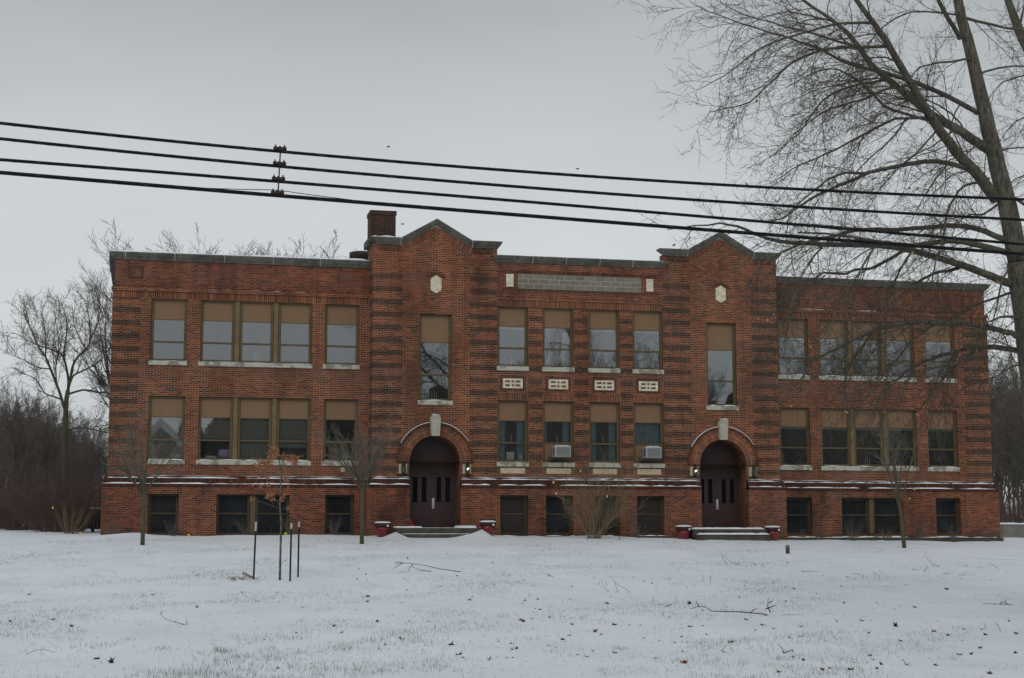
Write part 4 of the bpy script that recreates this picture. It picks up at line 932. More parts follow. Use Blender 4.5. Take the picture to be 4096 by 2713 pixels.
limbs = [
 ([(3985, 800), (3912, 702), (3856, 646), (3793, 568), (3737, 491), (3695, 428), (3653, 344), (3596, 260), (3540, 154), (3491, 91), (3428, 0), (3330, -150)], 58, 18, 0, -1.5, 1.6, 3),
 ([(3955, 600), (3884, 554), (3807, 505), (3730, 463), (3674, 421), (3618, 372), (3533, 302), (3484, 260), (3435, 189), (3386, 126), (3330, 84), (3253, 28), (3190, -15), (3100, -80)], 52, 9, 0, 1.2, 1.5, 3),
 ([(3915, 455), (3793, 386), (3695, 344), (3625, 316), (3533, 291), (3442, 267), (3351, 232), (3274, 193), (3196, 168), (3119, 140), (3021, 112), (2916, 77), (2832, 42), (2761, 7)], 26, 3, 0, 2.0, 1.1, 3.2),
 ([(3435, 189), (3358, 168), (3246, 130), (3133, 105), (3035, 77), (2937, 42), (2867, 0)], 14, 3, .8, 2.0, .9, 3.4),
 ([(3491, 91), (3393, 91), (3302, 105), (3211, 133), (3091, 168), (2993, 232), (2902, 302), (2810, 351)], 14, 3, -1.2, -2.4, .9, 3.6),
 ([(3560, 185), (3428, 190), (3316, 196), (3218, 225), (3133, 281), (3063, 351), (3000, 407), (2909, 435), (2839, 449)], 15, 3, -1.0, -2.2, .9, 3.6),
 ([(3715, 480), (3618, 456), (3533, 421), (3463, 351), (3400, 302), (3316, 274), (3232, 302), (3150, 350)], 16, 3, -.6, -1.5, .9, 3),
 ([(3700, 470), (3582, 477), (3477, 526), (3386, 575), (3302, 618), (3218, 653), (3133, 702), (3077, 737)], 14, 3, -.6, -2.0, .9, 3.4),
 ([(3540, 320), (3442, 337), (3351, 365), (3288, 407), (3232, 477), (3196, 533), (3133, 589), (3077, 632)], 13, 3, .5, .9, .9, 3.6),
 ([(3632, 344), (3547, 358), (3442, 400), (3358, 425), (3288, 449), (3218, 505), (3147, 561)], 13, 3, -.8, -1.6, .9, 3.6),
 ([(3880, 680), (3793, 653), (3695, 646), (3582, 667), (3470, 695), (3358, 744), (3274, 779), (3204, 821), (3133, 870), (3063, 888)], 26, 5, -.2, -2.0, 1.0, 3),
 ([(3470, 695), (3386, 691), (3316, 716), (3246, 772), (3182, 828), (3147, 891)], 14, 4, -1.2, -2.4, .9, 3),
 ([(4030, 960), (3933, 926), (3849, 902), (3723, 912), (3582, 919), (3442, 919), (3337, 947), (3232, 968), (3126, 1010), (3040, 1070), (2990, 1150)], 30, 5, 0, 1.8, 1.0, 3),
 ([(4030, 1010), (3898, 975), (3793, 961), (3653, 982), (3512, 968), (3407, 947), (3300, 935), (3190, 930)], 34, 6, 0, -1.8, .9, 2.6),
 ([(4060, 1140), (4002, 1121), (3929, 1091), (3860, 1064), (3793, 1045), (3653, 1003), (3512, 982), (3372, 979), (3232, 972), (3119, 965), (3021, 933), (2951, 905), (2881, 898), (2775, 905), (2670, 919)], 44, 3, 0, -1.0, 1.0, 2.6),
 ([(3860, 1064), (3791, 1083), (3734, 1094), (3669, 1129), (3623, 1156), (3560, 1250), (3500, 1330)], 18, 4, 0, -1.0, .9, 3.2),
 ([(3620, 1000), (3516, 1060), (3472, 1077), (3424, 1078), (3387, 1093), (3339, 1095), (3302, 1091), (3272, 1104), (3228, 1134), (3191, 1182), (3160, 1260)], 16, 4, 0, .5, .9, 3.4),
 ([(4110, 1370), (4067, 1343), (4021, 1328), (3952, 1309), (3891, 1297), (3830, 1293), (3753, 1290), (3657, 1286), (3598, 1297), (3542, 1308), (3487, 1326), (3431, 1349), (3387, 1374), (3339, 1397), (3302, 1415), (3254, 1445), (3228, 1485), (3202, 1522), (3165, 1559), (3124, 1615)], 30, 5, 0, -1.6, 1.0, 2.6),
 ([(4140, 1430), (4078, 1404), (3983, 1389), (3925, 1389), (3883, 1391), (3814, 1408), (3753, 1427), (3696, 1447), (3638, 1481), (3600, 1508), (3540, 1560), (3480, 1620)], 30, 5, 0, 1.4, .9, 2.8),
 ([(3930, 1390), (3883, 1412), (3849, 1439), (3814, 1458), (3753, 1466), (3677, 1485), (3623, 1535), (3560, 1640)], 22, 5, .4, -.4, .9, 3),
 ([(4090, 1160), (4025, 1179), (3952, 1202), (3906, 1217), (3845, 1259), (3799, 1286), (3740, 1340)], 14, 5, 0, .8, .8, 2.6),
 ([(4100, 1280), (4059, 1267), (4002, 1270), (3952, 1290), (3890, 1340)], 15, 5, 0, -.8, .8, 2.6),
 ([(4120, 1450), (4052, 1466), (3983, 1504), (3918, 1527), (3830, 1569), (3760, 1640)], 9, 3, 0, .6, .8, 2.4),
 ([(3905, 300), (3989, 274), (4060, 263), (4130, 275)], 12, 6, 0, -.6, .8, 2.6),
 ([(3860, 70), (3968, 98), (4060, 119), (4140, 130)], 16, 10, 0, .6, .8, 2.6),
 ([(3890, 232), (3850, 239), (3758, 253), (3681, 267), (3639, 309), (3590, 370)], 13, 4, 0, -1, .8, 3),
 ([(3845, 60), (3772, 53), (3639, 49), (3533, 105), (3477, 175), (3420, 240)], 11, 3, 0, -1.2, .8, 3.2),
 ([(3840, 150), (3828, 133), (3793, 70), (3751, 0), (3700, -90)], 26, 18, 0, -.6, .8, 2.6),
 ([(3751, 519), (3674, 604), (3582, 688), (3533, 737), (3480, 800)], 10, 3, -.4, -1.5, .8, 3.2),
 ([(3625, 470), (3582, 540), (3477, 632), (3428, 688), (3380, 760)], 10, 3, -.6, -1.2, .8, 3.2),
 ([(3835, 421), (3807, 491), (3786, 632), (3780, 740), (3760, 820)], 8, 3, 0, .8, .7, 3),
 ([(3955, 715), (3919, 730), (3856, 744), (3814, 793), (3786, 863), (3765, 982), (3737, 1067), (3720, 1180)], 15, 5, 0, -1.2, .8, 3),
 ([(4020, 770), (4070, 800), (4150, 860)], 20, 14, 0, -.6, .6, 2.4), ([(3990, 600), (4040, 595), (4120, 590)], 9, 6, 0, .6, .6, 2.6),
 ([(3920, 560), (3860, 620), (3800, 640), (3740, 700)], 9, 3, 0, -.8, .7, 3), ([(3990, 820), (3930, 860), (3880, 860), (3830, 900), (3800, 980)], 12, 3, 0, 1.0, .7, 3),
 ([(3750, 1290), (3690, 1330), (3620, 1400), (3560, 1480), (3520, 1580), (3495, 1680)], 12, 3, -.4, -1.4, 1.0, 3.4),
 ([(3487, 1326), (3440, 1400), (3400, 1470), (3370, 1560), (3350, 1660)], 11, 3, -.8, -1.6, 1.0, 3.4),
 ([(3330, 950), (3260, 1020), (3210, 1100), (3170, 1200), (3150, 1300)], 10, 3, -1, -1.8, 1.0, 3.6),
 ([(3512, 968), (3460, 1050), (3400, 1150), (3350, 1240), (3320, 1340)], 11, 3, -1.2, -2, 1.0, 3.4),
 ([(3653, 1003), (3600, 1080), (3560, 1180), (3500, 1290), (3470, 1380)], 11, 3, -.2, -1, 1.0, 3.4),
 ([(3838, 1400), (3790, 1480), (3740, 1560), (3700, 1640), (3680, 1720)], 11, 3, .5, 0, 1.0, 3.2),
 ([(3228, 1134), (3180, 1220), (3150, 1320), (3120, 1430)], 9, 3, .2, -.6, 1.0, 3.6),
 ([(3793, 653), (3740, 720), (3690, 800), (3640, 900)], 9, 3, -.4, -1.3, 1.0, 3.4),
 ([(3600, 260), (3540, 230), (3450, 240), (3380, 290), (3320, 370)], 9, 3, -.9, -1.8, 1.0, 3.4),
 ([(3330, 84), (3240, 60), (3150, 50), (3050, 70), (2960, 120)], 9, 3, 1.2, 2.4, 1.0, 3.4),
 ([(4060, 1050), (4010, 1120), (3990, 1220), (3960, 1330)], 14, 4, 0, -.9, .7, 3),
]
for pts, w0, w1, y0, y1, l0, dens in limbs:
    Q, RR, Lg = limb(pts, w0, w1, BY+y0, BY+y1)
    dress(Q, RR, Lg, (l0*1.75, .85, .36), dens+(1.2 if pts[-1][1] > 1120 else .2), .06)
print('big tree tubes', len(BT.tr.f), len(BT.tw.f))
basep = at(4290, 2450, BY)
big = BT.finish('maple_tree', 'large bare maple leaning in from the right edge in front of the school', 'tree', (basep.x, basep.y, gz(basep.x, basep.y)))
# pale dry leaves still hanging on its lower twigs
rl = random.Random(4); m = MB(); tips = [p for p in BT.tips if 0 < p[2] < 9]
rl.shuffle(tips)
for p in tips[:70]:
    a = rl.uniform(0, 6); s_ = rl.uniform(.025, .045); dx, dy = math.cos(a)*s_, math.sin(a)*s_
    m.add([(p[0]-dx, p[1]-dy, p[2]), (p[0]+dy*.4, p[1], p[2]-s_), (p[0]+dx, p[1]+dy, p[2]-s_*.6), (p[0], p[1]+dx*.4, p[2]+s_*.6)], [(0, 1, 2, 3)])
m.build('dry_leaves', 'pale_leaf', big, kind='stuff')

# second maple, mostly beyond the right edge
BT = Tree(33); BY2 = BY+5
for pts, w0, w1, y0, y1, l0, dens in [
 ([(4620, 2330), (4520, 1500), (4400, 900), (4250, 450), (4115, 200), (4050, 50), (3990, -120)], 150, 24, 0, 0, 1.2, 1.6),
 ([(4150, 250), (4096, 300), (4010, 330), (3950, 400)], 12, 3, 0, 0, .9, 3), ([(4300, 560), (4180, 480), (4096, 470), (4030, 520), (3980, 600)], 14, 3, 0, -1, .9, 3),
 ([(4400, 900), (4260, 760), (4140, 700), (4060, 720), (4000, 790)], 16, 3, 0, 1, .9, 3), ([(4450, 1100), (4250, 960), (4140, 930), (4080, 960)], 16, 3, 0, 1, .9, 2.4),
 ([(4080, 100), (4096, 30), (4130, -60)], 14, 10, 0, 0, .8, 2)]:
    Q, RR, Lg = limb(pts, w0, w1, BY2+y0, BY2+y1); dress(Q, RR, Lg, (l0*1.6, .8, .36), dens, .1)
bp = at(4620, 2330, BY2); BT.finish('maple_tree', 'dark bare tree entering at the top right corner behind the large maple', 'tree', (bp.x, bp.y, gz(bp.x, bp.y)))

# ---- generic bare trees
def bare(seed, H, fork, nl, spr, tk, ro=(.5, .5, .45), n=(12, 9, 7), rmin=.009, leader=.8):
    """trunk that divides into rising limbs, measured and scaled to height H"""
    T = Tree(seed); Rn = T.r; hf = H*fork
    pts = [(0, 0, -.3)]; x = y = 0
    for i in range(1, 6): x += Rn.gauss(0, .02*H*fork); y += Rn.gauss(0, .02*H*fork); pts.append((x, y, hf*i/5))
    r0 = H*tk; T.tr.tube(pts, [r0*1.25, r0, r0*.95, r0*.9, r0*.85, r0*.8], 8)
    o = dict(jit=[.06, .09, .12, .15], grav=[.05, .035, .02, .0], n=list(n), start=[.18, .15, .12], spread=[.6, .6, .65], len=list(ro), rmin=rmin, taper=.014, trl=0, seg=.5, rel=True, up=.15)
    for i in range(nl):
        a = 6.283*i/nl+Rn.uniform(-.4, .4); s_ = spr*Rn.uniform(.5, 1.1); z = hf*(1-.45*Rn.random()*(i > 1)); f = z/hf*5; j = min(int(f), 4); b = pts[j]
        T.grow((b[0], b[1], z), norm((math.cos(a)*s_, math.sin(a)*s_, 1)), (H-z)*Rn.uniform(.7, 1.0), r0*Rn.uniform(.38, .6), 0, 3, o)
    T.grow(pts[-1], norm((Rn.gauss(0, .1), Rn.gauss(0, .1), 1)), (H-hf)*leader, r0*.7, 0, 3, o)
    T.H = max(v[2] for v in T.tw.v); return T
bgp = []
for i, a in enumerate([dict(H=12, fork=.35, nl=6, spr=.7, tk=.014), dict(H=14, fork=.4, nl=7, spr=.5, tk=.012), dict(H=9, fork=.3, nl=7, spr=.35, tk=.008), dict(H=15, fork=.42, nl=8, spr=.6, tk=.013), dict(H=7, fork=.15, nl=7, spr=.4, tk=.008)]):
    T = bare(50+i, **a); bgp.append((T, T.H))
protos = {}
def place_bg(k, x, y, h, rz, label, group, first=[True]):
    T, H = bgp[k]
    if k not in protos:
        protos[k] = T.finish('bare_tree', label, 'tree', (0, 0, 0), group, 'bg_bark', 'bg_twig', local=True); o = protos[k]
    else: o = copy_tree(protos[k])
    o.location = (x, y, gz(x, y)); o.rotation_euler = (0, 0, rz); s_ = h/H; o.scale = (s_, s_, s_)
    o['label'] = label; o['group'] = group; o['category'] = 'tree'; return o
rb = random.Random(77)
# prominent left tree: its own
BT = Tree(91); PX0 = PXM; PXM = FPX/83.; YL = 22.
for pts, w0, w1, y1 in [([(262, 2150), (258, 1913), (260, 1753), (262, 1633), (272, 1560)], 27, 17, 0), ([(262, 1640), (248, 1600), (227, 1540), (202, 1477), (181, 1426), (160, 1397), (126, 1321), (105, 1279), (92, 1240)], 13, 3, -1.5),
 ([(272, 1560), (274, 1531), (269, 1489), (253, 1426), (227, 1409), (190, 1393), (139, 1376), (84, 1346), (50, 1330)], 12, 2, 1), ([(253, 1426), (261, 1371), (269, 1300), (261, 1258), (245, 1215)], 8, 2, .5),
 ([(272, 1560), (290, 1506), (320, 1489), (379, 1460), (421, 1422), (450, 1380)], 10, 2, -.5), ([(280, 1520), (290, 1468), (312, 1426), (345, 1397), (362, 1355), (358, 1279), (345, 1225), (335, 1190)], 11, 2, 1.5),
 ([(345, 1397), (328, 1371), (312, 1340), (295, 1290), (290, 1230)], 6, 2, -1), ([(266, 1580), (331, 1560), (390, 1569), (423, 1571), (460, 1580)], 9, 4, 0), ([(250, 1600), (211, 1585), (179, 1573), (152, 1527), (110, 1500), (60, 1490)], 7, 2, -1),
 ([(262, 1722), (303, 1713), (358, 1716), (418, 1730), (460, 1735)], 7, 3, 0), ([(227, 1540), (223, 1470), (235, 1400), (230, 1330), (222, 1260)], 7, 2, -2), ([(202, 1477), (150, 1470), (95, 1440), (40, 1420)], 6, 2, 1.5),
 ([(362, 1355), (385, 1310), (400, 1250), (395, 1190)], 6, 2, 1), ([(379, 1460), (400, 1520), (430, 1540)], 5, 2, .5), ([(181, 1426), (185, 1350), (175, 1290), (170, 1240)], 6, 2, 0)]:
    Q, RR, Lg = limb(pts, w0, w1, YL, YL+y1)
    if pts[0][1] < 2100: dress(Q, RR, Lg, (1.9, .95, .5), 2.2, .2, n=[3.4, 5.5, 6.5], jit=[.06, .1, .15, .18], grav=[0, .05, .03, .02], bias=[(0, 0, .15), (0, 0, .12), (0, 0, .05)], rmin=.009, taper=.012)
pl = at(262, 2150, YL); t_ = BT.finish('bare_tree', 'spreading bare tree with a thick trunk left of the school, tallest at the left edge', 'tree', (pl.x, YL, gz(pl.x, YL)), None, 'bark_moss', 'bg_twig'); PXM = PX0
# thin tree far left
p = at(60, 2100, 20); place_bg(2, p.x, 20, 7.6, .5, 'slender bare tree at the left edge of the frame', 'single trees left of the school')
gl = 'leafless woodland trees behind the bushes left of the school'
for i in range(34):
    px = -150+i*17+rb.uniform(-18, 18); Y = rb.uniform(28, 62); p = at(px, 2100, Y); k = rb.choice((1, 2, 2, 4, 3)); h = rb.uniform(5.6, 8.4)*(Y+59)/95
    if px > 300: h *= .85
    place_bg(k, p.x, Y, h, rb.uniform(0, 6.28), 'thin bare woodland tree in the thicket left of the school', gl)
gr_ = 'tree tops rising behind the school roof'
for px, py in ((575, 985), (640, 950), (700, 925), (760, 955), (830, 960), (900, 965), (960, 985), (1120, 1010), (1210, 985), (1290, 975), (1370, 980), (1420, 970), (1050, 1015)):
    Y = rb.uniform(26, 34); p = at(px, py, Y); place_bg(rb.choice((0, 1, 3)), p.x, Y, p.z-gz(p.x, Y)+.2, rb.uniform(0, 6.28), 'bare tree top showing above the left roof edge of the school', gr_)
grr = 'leafless woodland trees right of the school'
for i in range(21):
    px = 3970+i*14+rb.uniform(-10, 10); Y = rb.uniform(22, 60); p = at(px, 2100, Y); h = rb.uniform(8, 14)*(Y+59)/95; place_bg(rb.choice((1, 2, 2, 3, 4)), p.x, Y, h, rb.uniform(0, 6.28), 'thin bare woodland tree behind the right end of the school', grr)
# bushes left
def bush(name, label, x, y, n, H, spread, wm, seed, r0=.012, nt=5, ln=.4, cat='bush', maxl=2, group=None, base=.25, grav=.03, jit=.07, rmin=.004):
    T = Tree(seed); Rn = T.r; z = gz(x, y)-.05
    o = dict(jit=[jit, .11, .14], grav=[grav, .02, .0], n=[nt, 4], start=[.2, .2], spread=[.45, .6], len=[ln, .5], rmin=rmin, taper=.012, trl=0, seg=.25, rel=True, up=.2)
    for i in range(n):
        a = Rn.uniform(0, 6.283); s_ = spread*math.sqrt(Rn.random()); L_ = H*Rn.uniform(.65, 1.1)
        T.grow((x+base*math.cos(a)*Rn.random(), y+base*math.sin(a)*Rn.random(), z), norm((math.cos(a)*s_, math.sin(a)*s_, 1)), L_, r0*Rn.uniform(.7, 1.2), 0, maxl, o)
    t_ = thing(name, label, cat, (x, y, z), group); T.tr.build('stems', wm, t_); T.tw.build('twigs', wm, t_); return t_, T
gb = 'big purple brown bushes left of the school'
for i, (px, Y, H, n) in enumerate(((235, 5, 2.5, 230), (120, 9, 2.4, 200), (20, 12, 2.6, 180), (345, 12, 2.4, 180), (-60, 14, 2.8, 150), (395, 20, 2.8, 130), (250, 18, 3.0, 160), (140, 22, 3.2, 150))):
    p = at(px, 2140, Y); bush('bush', ['rounded purple brown bush with bare orange stems at its foot, nearest the school corner', 'dense purple brown bush filling the ground left of the school'][min(i, 1)], p.x, Y, n, H, 1.7, 'purple_twig', 200+i, .009, 8, .38, group=None if i == 0 else gb, base=.9)
p = at(285, 2140, 3.2); bush('shrub', 'small tan stemmed shrub in front of the purple bushes left of the school', p.x, 3.2, 24, 1.35, .8, 'twig_tan', 230, .014, 4, .4, base=.3)
gbr = 'brown bushes beyond the block wall right of the school'
for i, (px, Y) in enumerate(((4000, 14), (4060, 18), (4120, 14), (4030, 26))):
    p = at(px, 2140, Y); bush('bush', 'dense brown bush beyond the grey block wall right of the school', p.x, Y, 60, 2.6, 1.0, 'purple_twig', 240+i, .012, 7, .4, group=gbr, base=.9)
# centre shrub
p = at(2375, 2150, -2.6); cs, CT = bush('shrub', 'tall fan of bare tan stems in front of the middle basement windows', p.x, -2.6, 40, 2.9, 1.05, 'twig_tan', 260, .011, 13, .34, base=.2, grav=.08, jit=.13, cat='shrub')
# low shrubs along the walls
gs = 'small bare shrubs along the foot of the school wall'
for i, (px, Y, H, lab) in enumerate([(445, -.9, .55, 'small bare shrub at the left corner of the school'), (690, -.9, .55, 'small bare shrub under the leftmost basement window'), (985, -.9, .6, 'small bare shrub at the wide basement window, left wing'), (1160, -.9, .6, 'small bare shrub behind the young oak'), (1335, -.9, .65, 'small bare shrub under the basement window beside the first tower'),
        (2560, TY-.8, .55, 'small bare shrub under the fourth basement window between the towers'), (3275, -.9, .5, 'small bare shrub right of the planter at tower two'), (3412, -.9, .85, 'bare shrub under left half of the wide basement window, right wing'), (3545, -.9, .6, 'bare shrub under right half of the wide basement window, right wing'), (3672, -.9, .8, 'bare shrub right of the forked sapling by the right wing'), (3818, -.9, .75, 'bare shrub under the rightmost basement window'), (3945, -.9, .6, 'bare shrub at the right corner of the school')]):
    p = at(px, 2150, Y); bush('shrub', lab, p.x, Y, 22, H*1.15, .75, 'bg_twig', 300+i, .006, 5, .4, 'shrub', 2, gs, .1, rmin=.003)
# three bare saplings in front of the wall
def sapling(px, py, label, seed, H, forkz, n, spread, tk, tm, wm, lean=0, nt=7, ln=.45):
    g_ = ground_at(px, py); T = Tree(seed); Rn = T.r
    pts = [(g_.x, g_.y, g_.z-.15), (g_.x+lean*.3, g_.y, g_.z+forkz*.35), (g_.x+lean*.6, g_.y, g_.z+forkz*.7), (g_.x+lean, g_.y, g_.z+forkz)]
    T.tr.tube(pts, [tk*1.15, tk, tk*.85, tk*.75], 8)
    o = dict(jit=[.06, .09, .13], grav=[.015, .02, .02], n=[nt, 7, 6], start=[.15, .15, .15], spread=[.5, .55, .6], len=[ln, .5, .45], rmin=.0036, taper=.013, trl=0, seg=.22, rel=True, up=.1)
    for i in range(n):
        a = Rn.uniform(0, 6.283); s_ = spread*(.25+.75*Rn.random()); t = Rn.uniform(.0, .35)
        z = pts[3][2]-t*forkz*.5
        T.grow((pts[3][0], g_.y, z), norm((math.cos(a)*s_, math.sin(a)*s_*.7, 1)), (H-forkz)*Rn.uniform(.7, 1.1), tk*Rn.uniform(.3, .5), 0, 3, o)
    T.grow(pts[3], (0, 0, 1), H-forkz, tk*.6, 0, 3, o)
    return T.finish('sapling', label, 'tree', g_, 'young bare trees in front of the school', tm, wm)
sapling(570, 2181, 'bare sapling with mossy trunk in front of the leftmost windows', 401, 4.3, 1.75, 13, 1.2, .062, 'bark_moss', 'twig_pale')
sapling(1447, 2177, 'bare sapling with a round fan of twigs left of the first red planter', 402, 4.3, 1.95, 15, 1.3, .066, 'bark_moss', 'twig_pale', nt=9)
sapling(3618, 2192, 'forked bare sapling in front of the right wing', 403, 4.6, 1.6, 6, .42, .07, 'bark_moss', 'twig_pale', lean=-.15)
# young oak with russet leaves
g_ = ground_at(1122, 2322); ok = thing('young_oak', 'young oak with russet dry leaves among three steel posts on the lawn', 'tree', g_)
Yo = g_.y; m = MB(); P_ = lambda x, y: tuple(at(x, y, Yo))
m.tube([P_(1119, 2330), P_(1122, 2200), P_(1125, 2090), P_(1119, 2030), P_(1123, 1940), P_(1126, 1890), P_(1116, 1840), P_(1112, 1800)], [.028, .027, .026, .022, .019, .016, .012, .008], 7); m.build('trunk', 'bark', ok)
m = MB(); br = [[(1119, 2037), (1090, 2025), (1052, 2010), (1018, 2000)], [(1121, 2030), (1110, 2005), (1098, 1995), (1080, 1985)], [(1122, 2040), (1140, 2034), (1152, 2028)], [(1124, 1990), (1135, 1975), (1145, 1960)], [(1124, 1900), (1135, 1885), (1150, 1870)], [(1112, 1840), (1095, 1835), (1070, 1850), (1040, 1855), (1022, 1862)], [(1112, 1830), (1095, 1810), (1080, 1790), (1066, 1775)], [(1113, 1835), (1140, 1820), (1165, 1830), (1185, 1840)], [(1140, 1822), (1165, 1815), (1200, 1825), (1230, 1812)], [(1122, 1945), (1100, 1950), (1080, 1945), (1060, 1955)]]
for b_ in br: m.tube([P_(*q_) for q_ in b_], [.010, .008, .006, .004, .003][:len(b_)], 4)
m.build('branches', 'bark', ok)
m = MB(); ro = random.Random(6)
for cx_, cy_, sx, sy, n in ((1098, 1808, 22, 18, 70), (1130, 1828, 25, 12, 55), (1170, 1835, 26, 14, 80), (1182, 1855, 10, 10, 26), (1060, 1852, 26, 13, 75), (1035, 1868, 16, 12, 28), (1085, 1845, 12, 12, 24), (1140, 1912, 12, 14, 30), (1068, 1915, 6, 6, 7), (1075, 1940, 10, 8, 12), (1045, 1948, 8, 6, 7), (1009, 1942, 6, 5, 5), (1075, 1985, 14, 10, 28), (1095, 1980, 10, 8, 16), (1092, 2000, 10, 6, 9), (1132, 1995, 9, 12, 15), (1008, 1998, 6, 6, 6), (1150, 2030, 6, 6, 7), (1154, 1952, 5, 6, 4), (1140, 1975, 8, 6, 8)):
    for i in range(n):
        c_ = at(cx_+ro.gauss(0, sx*.6), cy_+ro.gauss(0, sy*.6), Yo+ro.gauss(0, .13)); s_ = ro.uniform(.03, .055)
        u = Vector((ro.gauss(0, 1), ro.gauss(0, 1), ro.gauss(0, 1))).normalized(); w_ = u.cross(Vector((ro.gauss(0, 1), ro.gauss(0, 1), ro.gauss(-.6, 1)))).normalized(); nn_ = u.cross(w_)
        prof = [(-1, 0), (-.5, .35), (-.35, .2), (.1, .45), (.2, .25), (.6, .35), (1, 0), (.6, -.35), (.2, -.25), (.1, -.45), (-.35, -.2), (-.5, -.35)]
        pts = [c_+u*(a*s_)+w_*(b*s_)+nn_*(abs(b)*s_*.5) for a, b in prof]; pts.append(c_)
        m.add([tuple(v) for v in pts], [(12, i_, (i_+1) % 12) for i_ in range(12)])
m.build('leaves', 'oak_leaf', ok)
# steel posts
for (bx, by, tx, ty, tip, lab) in ((1014, 2319, 1024, 2088, 'post_white', 'leaning green steel post with long white tip left of the young oak'), (1160, 2326, 1166, 2093, 'stake_rust', 'green steel post with ochre and white tip just right of the young oak'), (1192, 2310, 1196, 2087, 'post_white', 'rightmost of the three steel posts, dark with a white tip')):
    g_ = ground_at(bx, by); top = at(tx, ty, g_.y); t_ = thing('steel_post', lab, 'post', g_, 'three steel posts around the young oak')
    fr = .16 if by == 2319 else .10
    mid = g_.lerp(top, 1-fr)
    def tbar(mb, a, b, s_=.018):
        for w, d in ((s_, .004), (.004, s_)):
            mb.add([(a.x-w, a.y-d, a.z-.1 if a is g_ else a.z), (a.x+w, a.y-d, a.z-.1 if a is g_ else a.z), (a.x+w, a.y+d, a.z-.1 if a is g_ else a.z), (a.x-w, a.y+d, a.z-.1 if a is g_ else a.z), (b.x-w, b.y-d, b.z), (b.x+w, b.y-d, b.z), (b.x+w, b.y+d, b.z), (b.x-w, b.y+d, b.z)], [(0, 1, 5, 4), (1, 2, 6, 5), (2, 3, 7, 6), (3, 0, 4, 7), (4, 5, 6, 7)])
    m = MB(); tbar(m, g_, mid, .021)
    for j in range(22):
        q_ = g_.lerp(mid, j/22); m.box(q_.x-.006, q_.x+.006, q_.y-.032, q_.y-.02, q_.z, q_.z+.012)
    m.build('shaft', 'post_green', t_)
    m = MB(); tbar(m, mid, top, .022); m.build('tip', tip, t_)
# stump / short post
g_ = ground_at(3151, 2215); t_ = thing('lawn_post', 'short weathered post with flared cap standing in the snow right of door 2', 'post', g_)
m = MB(); m.lathe(tuple(g_), [(.062, -.1), (.066, .16), (.064, .18)], 10); m.build('post', 'concrete', t_)
m = MB(); m.lathe((g_.x, g_.y, g_.z+.18), [(.064, 0), (.082, .02), (.078, .05), (.045, .08), (.04, .10)], 10); m.build('cap', 'concrete_wall', t_)
# ornaments around the central shrub
for px, py, Y, mt, lab in ((1358-0, 0, 0, '', ''),): pass
for px, py, Y, mt, lab in ((2262, 1857, -2.8, 'yellow', 'yellow plastic egg near the air conditioner, top of the shrub'), (2322, 1886, -2.8, 'yellow', 'yellow plastic egg high in the middle of the shrub'), (2214, 1930, -2.7, 'yellow', 'yellow plastic egg at the left edge of the shrub'), (2225, 1975, -2.7, 'candle', 'pale yellow plastic egg low on the left of the shrub'), (2428, 1987, -2.8, 'white', 'pale blue white plastic egg on the right of the shrub'),
        (211, 2032, 2.6, 'yellow', 'yellow plastic egg in the bush left of the school'), (2349, 2138, -3.0, 'green', 'green plastic egg at the foot of the shrub, left'), (2478, 2145, -3.0, 'green', 'green plastic egg at the foot of the shrub, right')):
    q_ = at(px, py, Y)
    if mt == 'green': q_.z = gz(q_.x, q_.y)+.04
    m = MB(); m.lathe(tuple(q_), [(.004, -.045), (.026, -.03), (.034, -.005), (.028, .025), (.012, .045), (.002, .05)], 10); m.tube([tuple(q_+Vector((0, 0, .05))), tuple(q_+Vector((.01, 0, .12)))], .002, 3)
    tag(m.build('plastic_egg', mt), lab, 'ornament', 'plastic eggs hung on and lying under the shrubs')
for px, py, Y, lab in ((318, 2108, 2, 'yellow flag on the snow beside the condenser'), (750, 2147, -1.1, 'yellow flag on the snow under the leftmost windows'), (1138, 2133, -1.0, 'yellow flag on the snow behind the young oak')):
    q_ = at(px, py, Y); q_.z = gz(q_.x, q_.y); m = MB(); m.tube([tuple(q_), (q_.x, q_.y, q_.z+.1)], .003, 4); m.add([(q_.x, q_.y, q_.z+.1), (q_.x+.08, q_.y-.02, q_.z+.08), (q_.x+.1, q_.y, q_.z+.02), (q_.x+.01, q_.y+.01, q_.z+.03)], [(0, 1, 2, 3)])
    tag(m.build('marker_flag', 'yellow'), lab, 'marker flag', 'small yellow flags along the wall')

# ------------------------------------------------------------------ fallen branches
def fallen(polys, label, r0=.010, seed=0):
    Rn = random.Random(seed); g_ = ground_at(*polys[0][0]); t_ = MB()
    for pl_ in polys:
        pts = []
        for (x, y) in pl_:
            q_ = at(x, y, g_.y); zg = gz(q_.x, q_.y)
            pts.append((q_.x, q_.y+Rn.uniform(-.1, .1), max(q_.z, zg+.004)))
        n = len(pts); t_.tube(pts, [r0*.75*(1-.6*i/(n-1)) for i in range(n)], 5)
    tag(t_.build('fallen_branch', 'stick'), label, 'branch', 'fallen branches on the snow')
fallen([[(1840, 2288), (1760, 2276), (1700, 2262), (1650, 2255), (1610, 2252), (1578, 2258)], [(1725, 2287), (1675, 2280), (1645, 2265)], [(1650, 2258), (1640, 2270), (1632, 2285)], [(1615, 2253), (1590, 2262), (1572, 2278)], [(1610, 2252), (1595, 2249), (1580, 2252)]], 'long forked fallen branch on the lawn below the first entrance', .014, 1)
fallen([[(740, 2502), (700, 2490), (660, 2475), (645, 2460), (640, 2445)], [(745, 2502), (748, 2485), (746, 2470)], [(700, 2490), (708, 2478)], [(645, 2455), (650, 2440)]], 'fallen twig with two upturned ends in the left foreground', .008, 2)
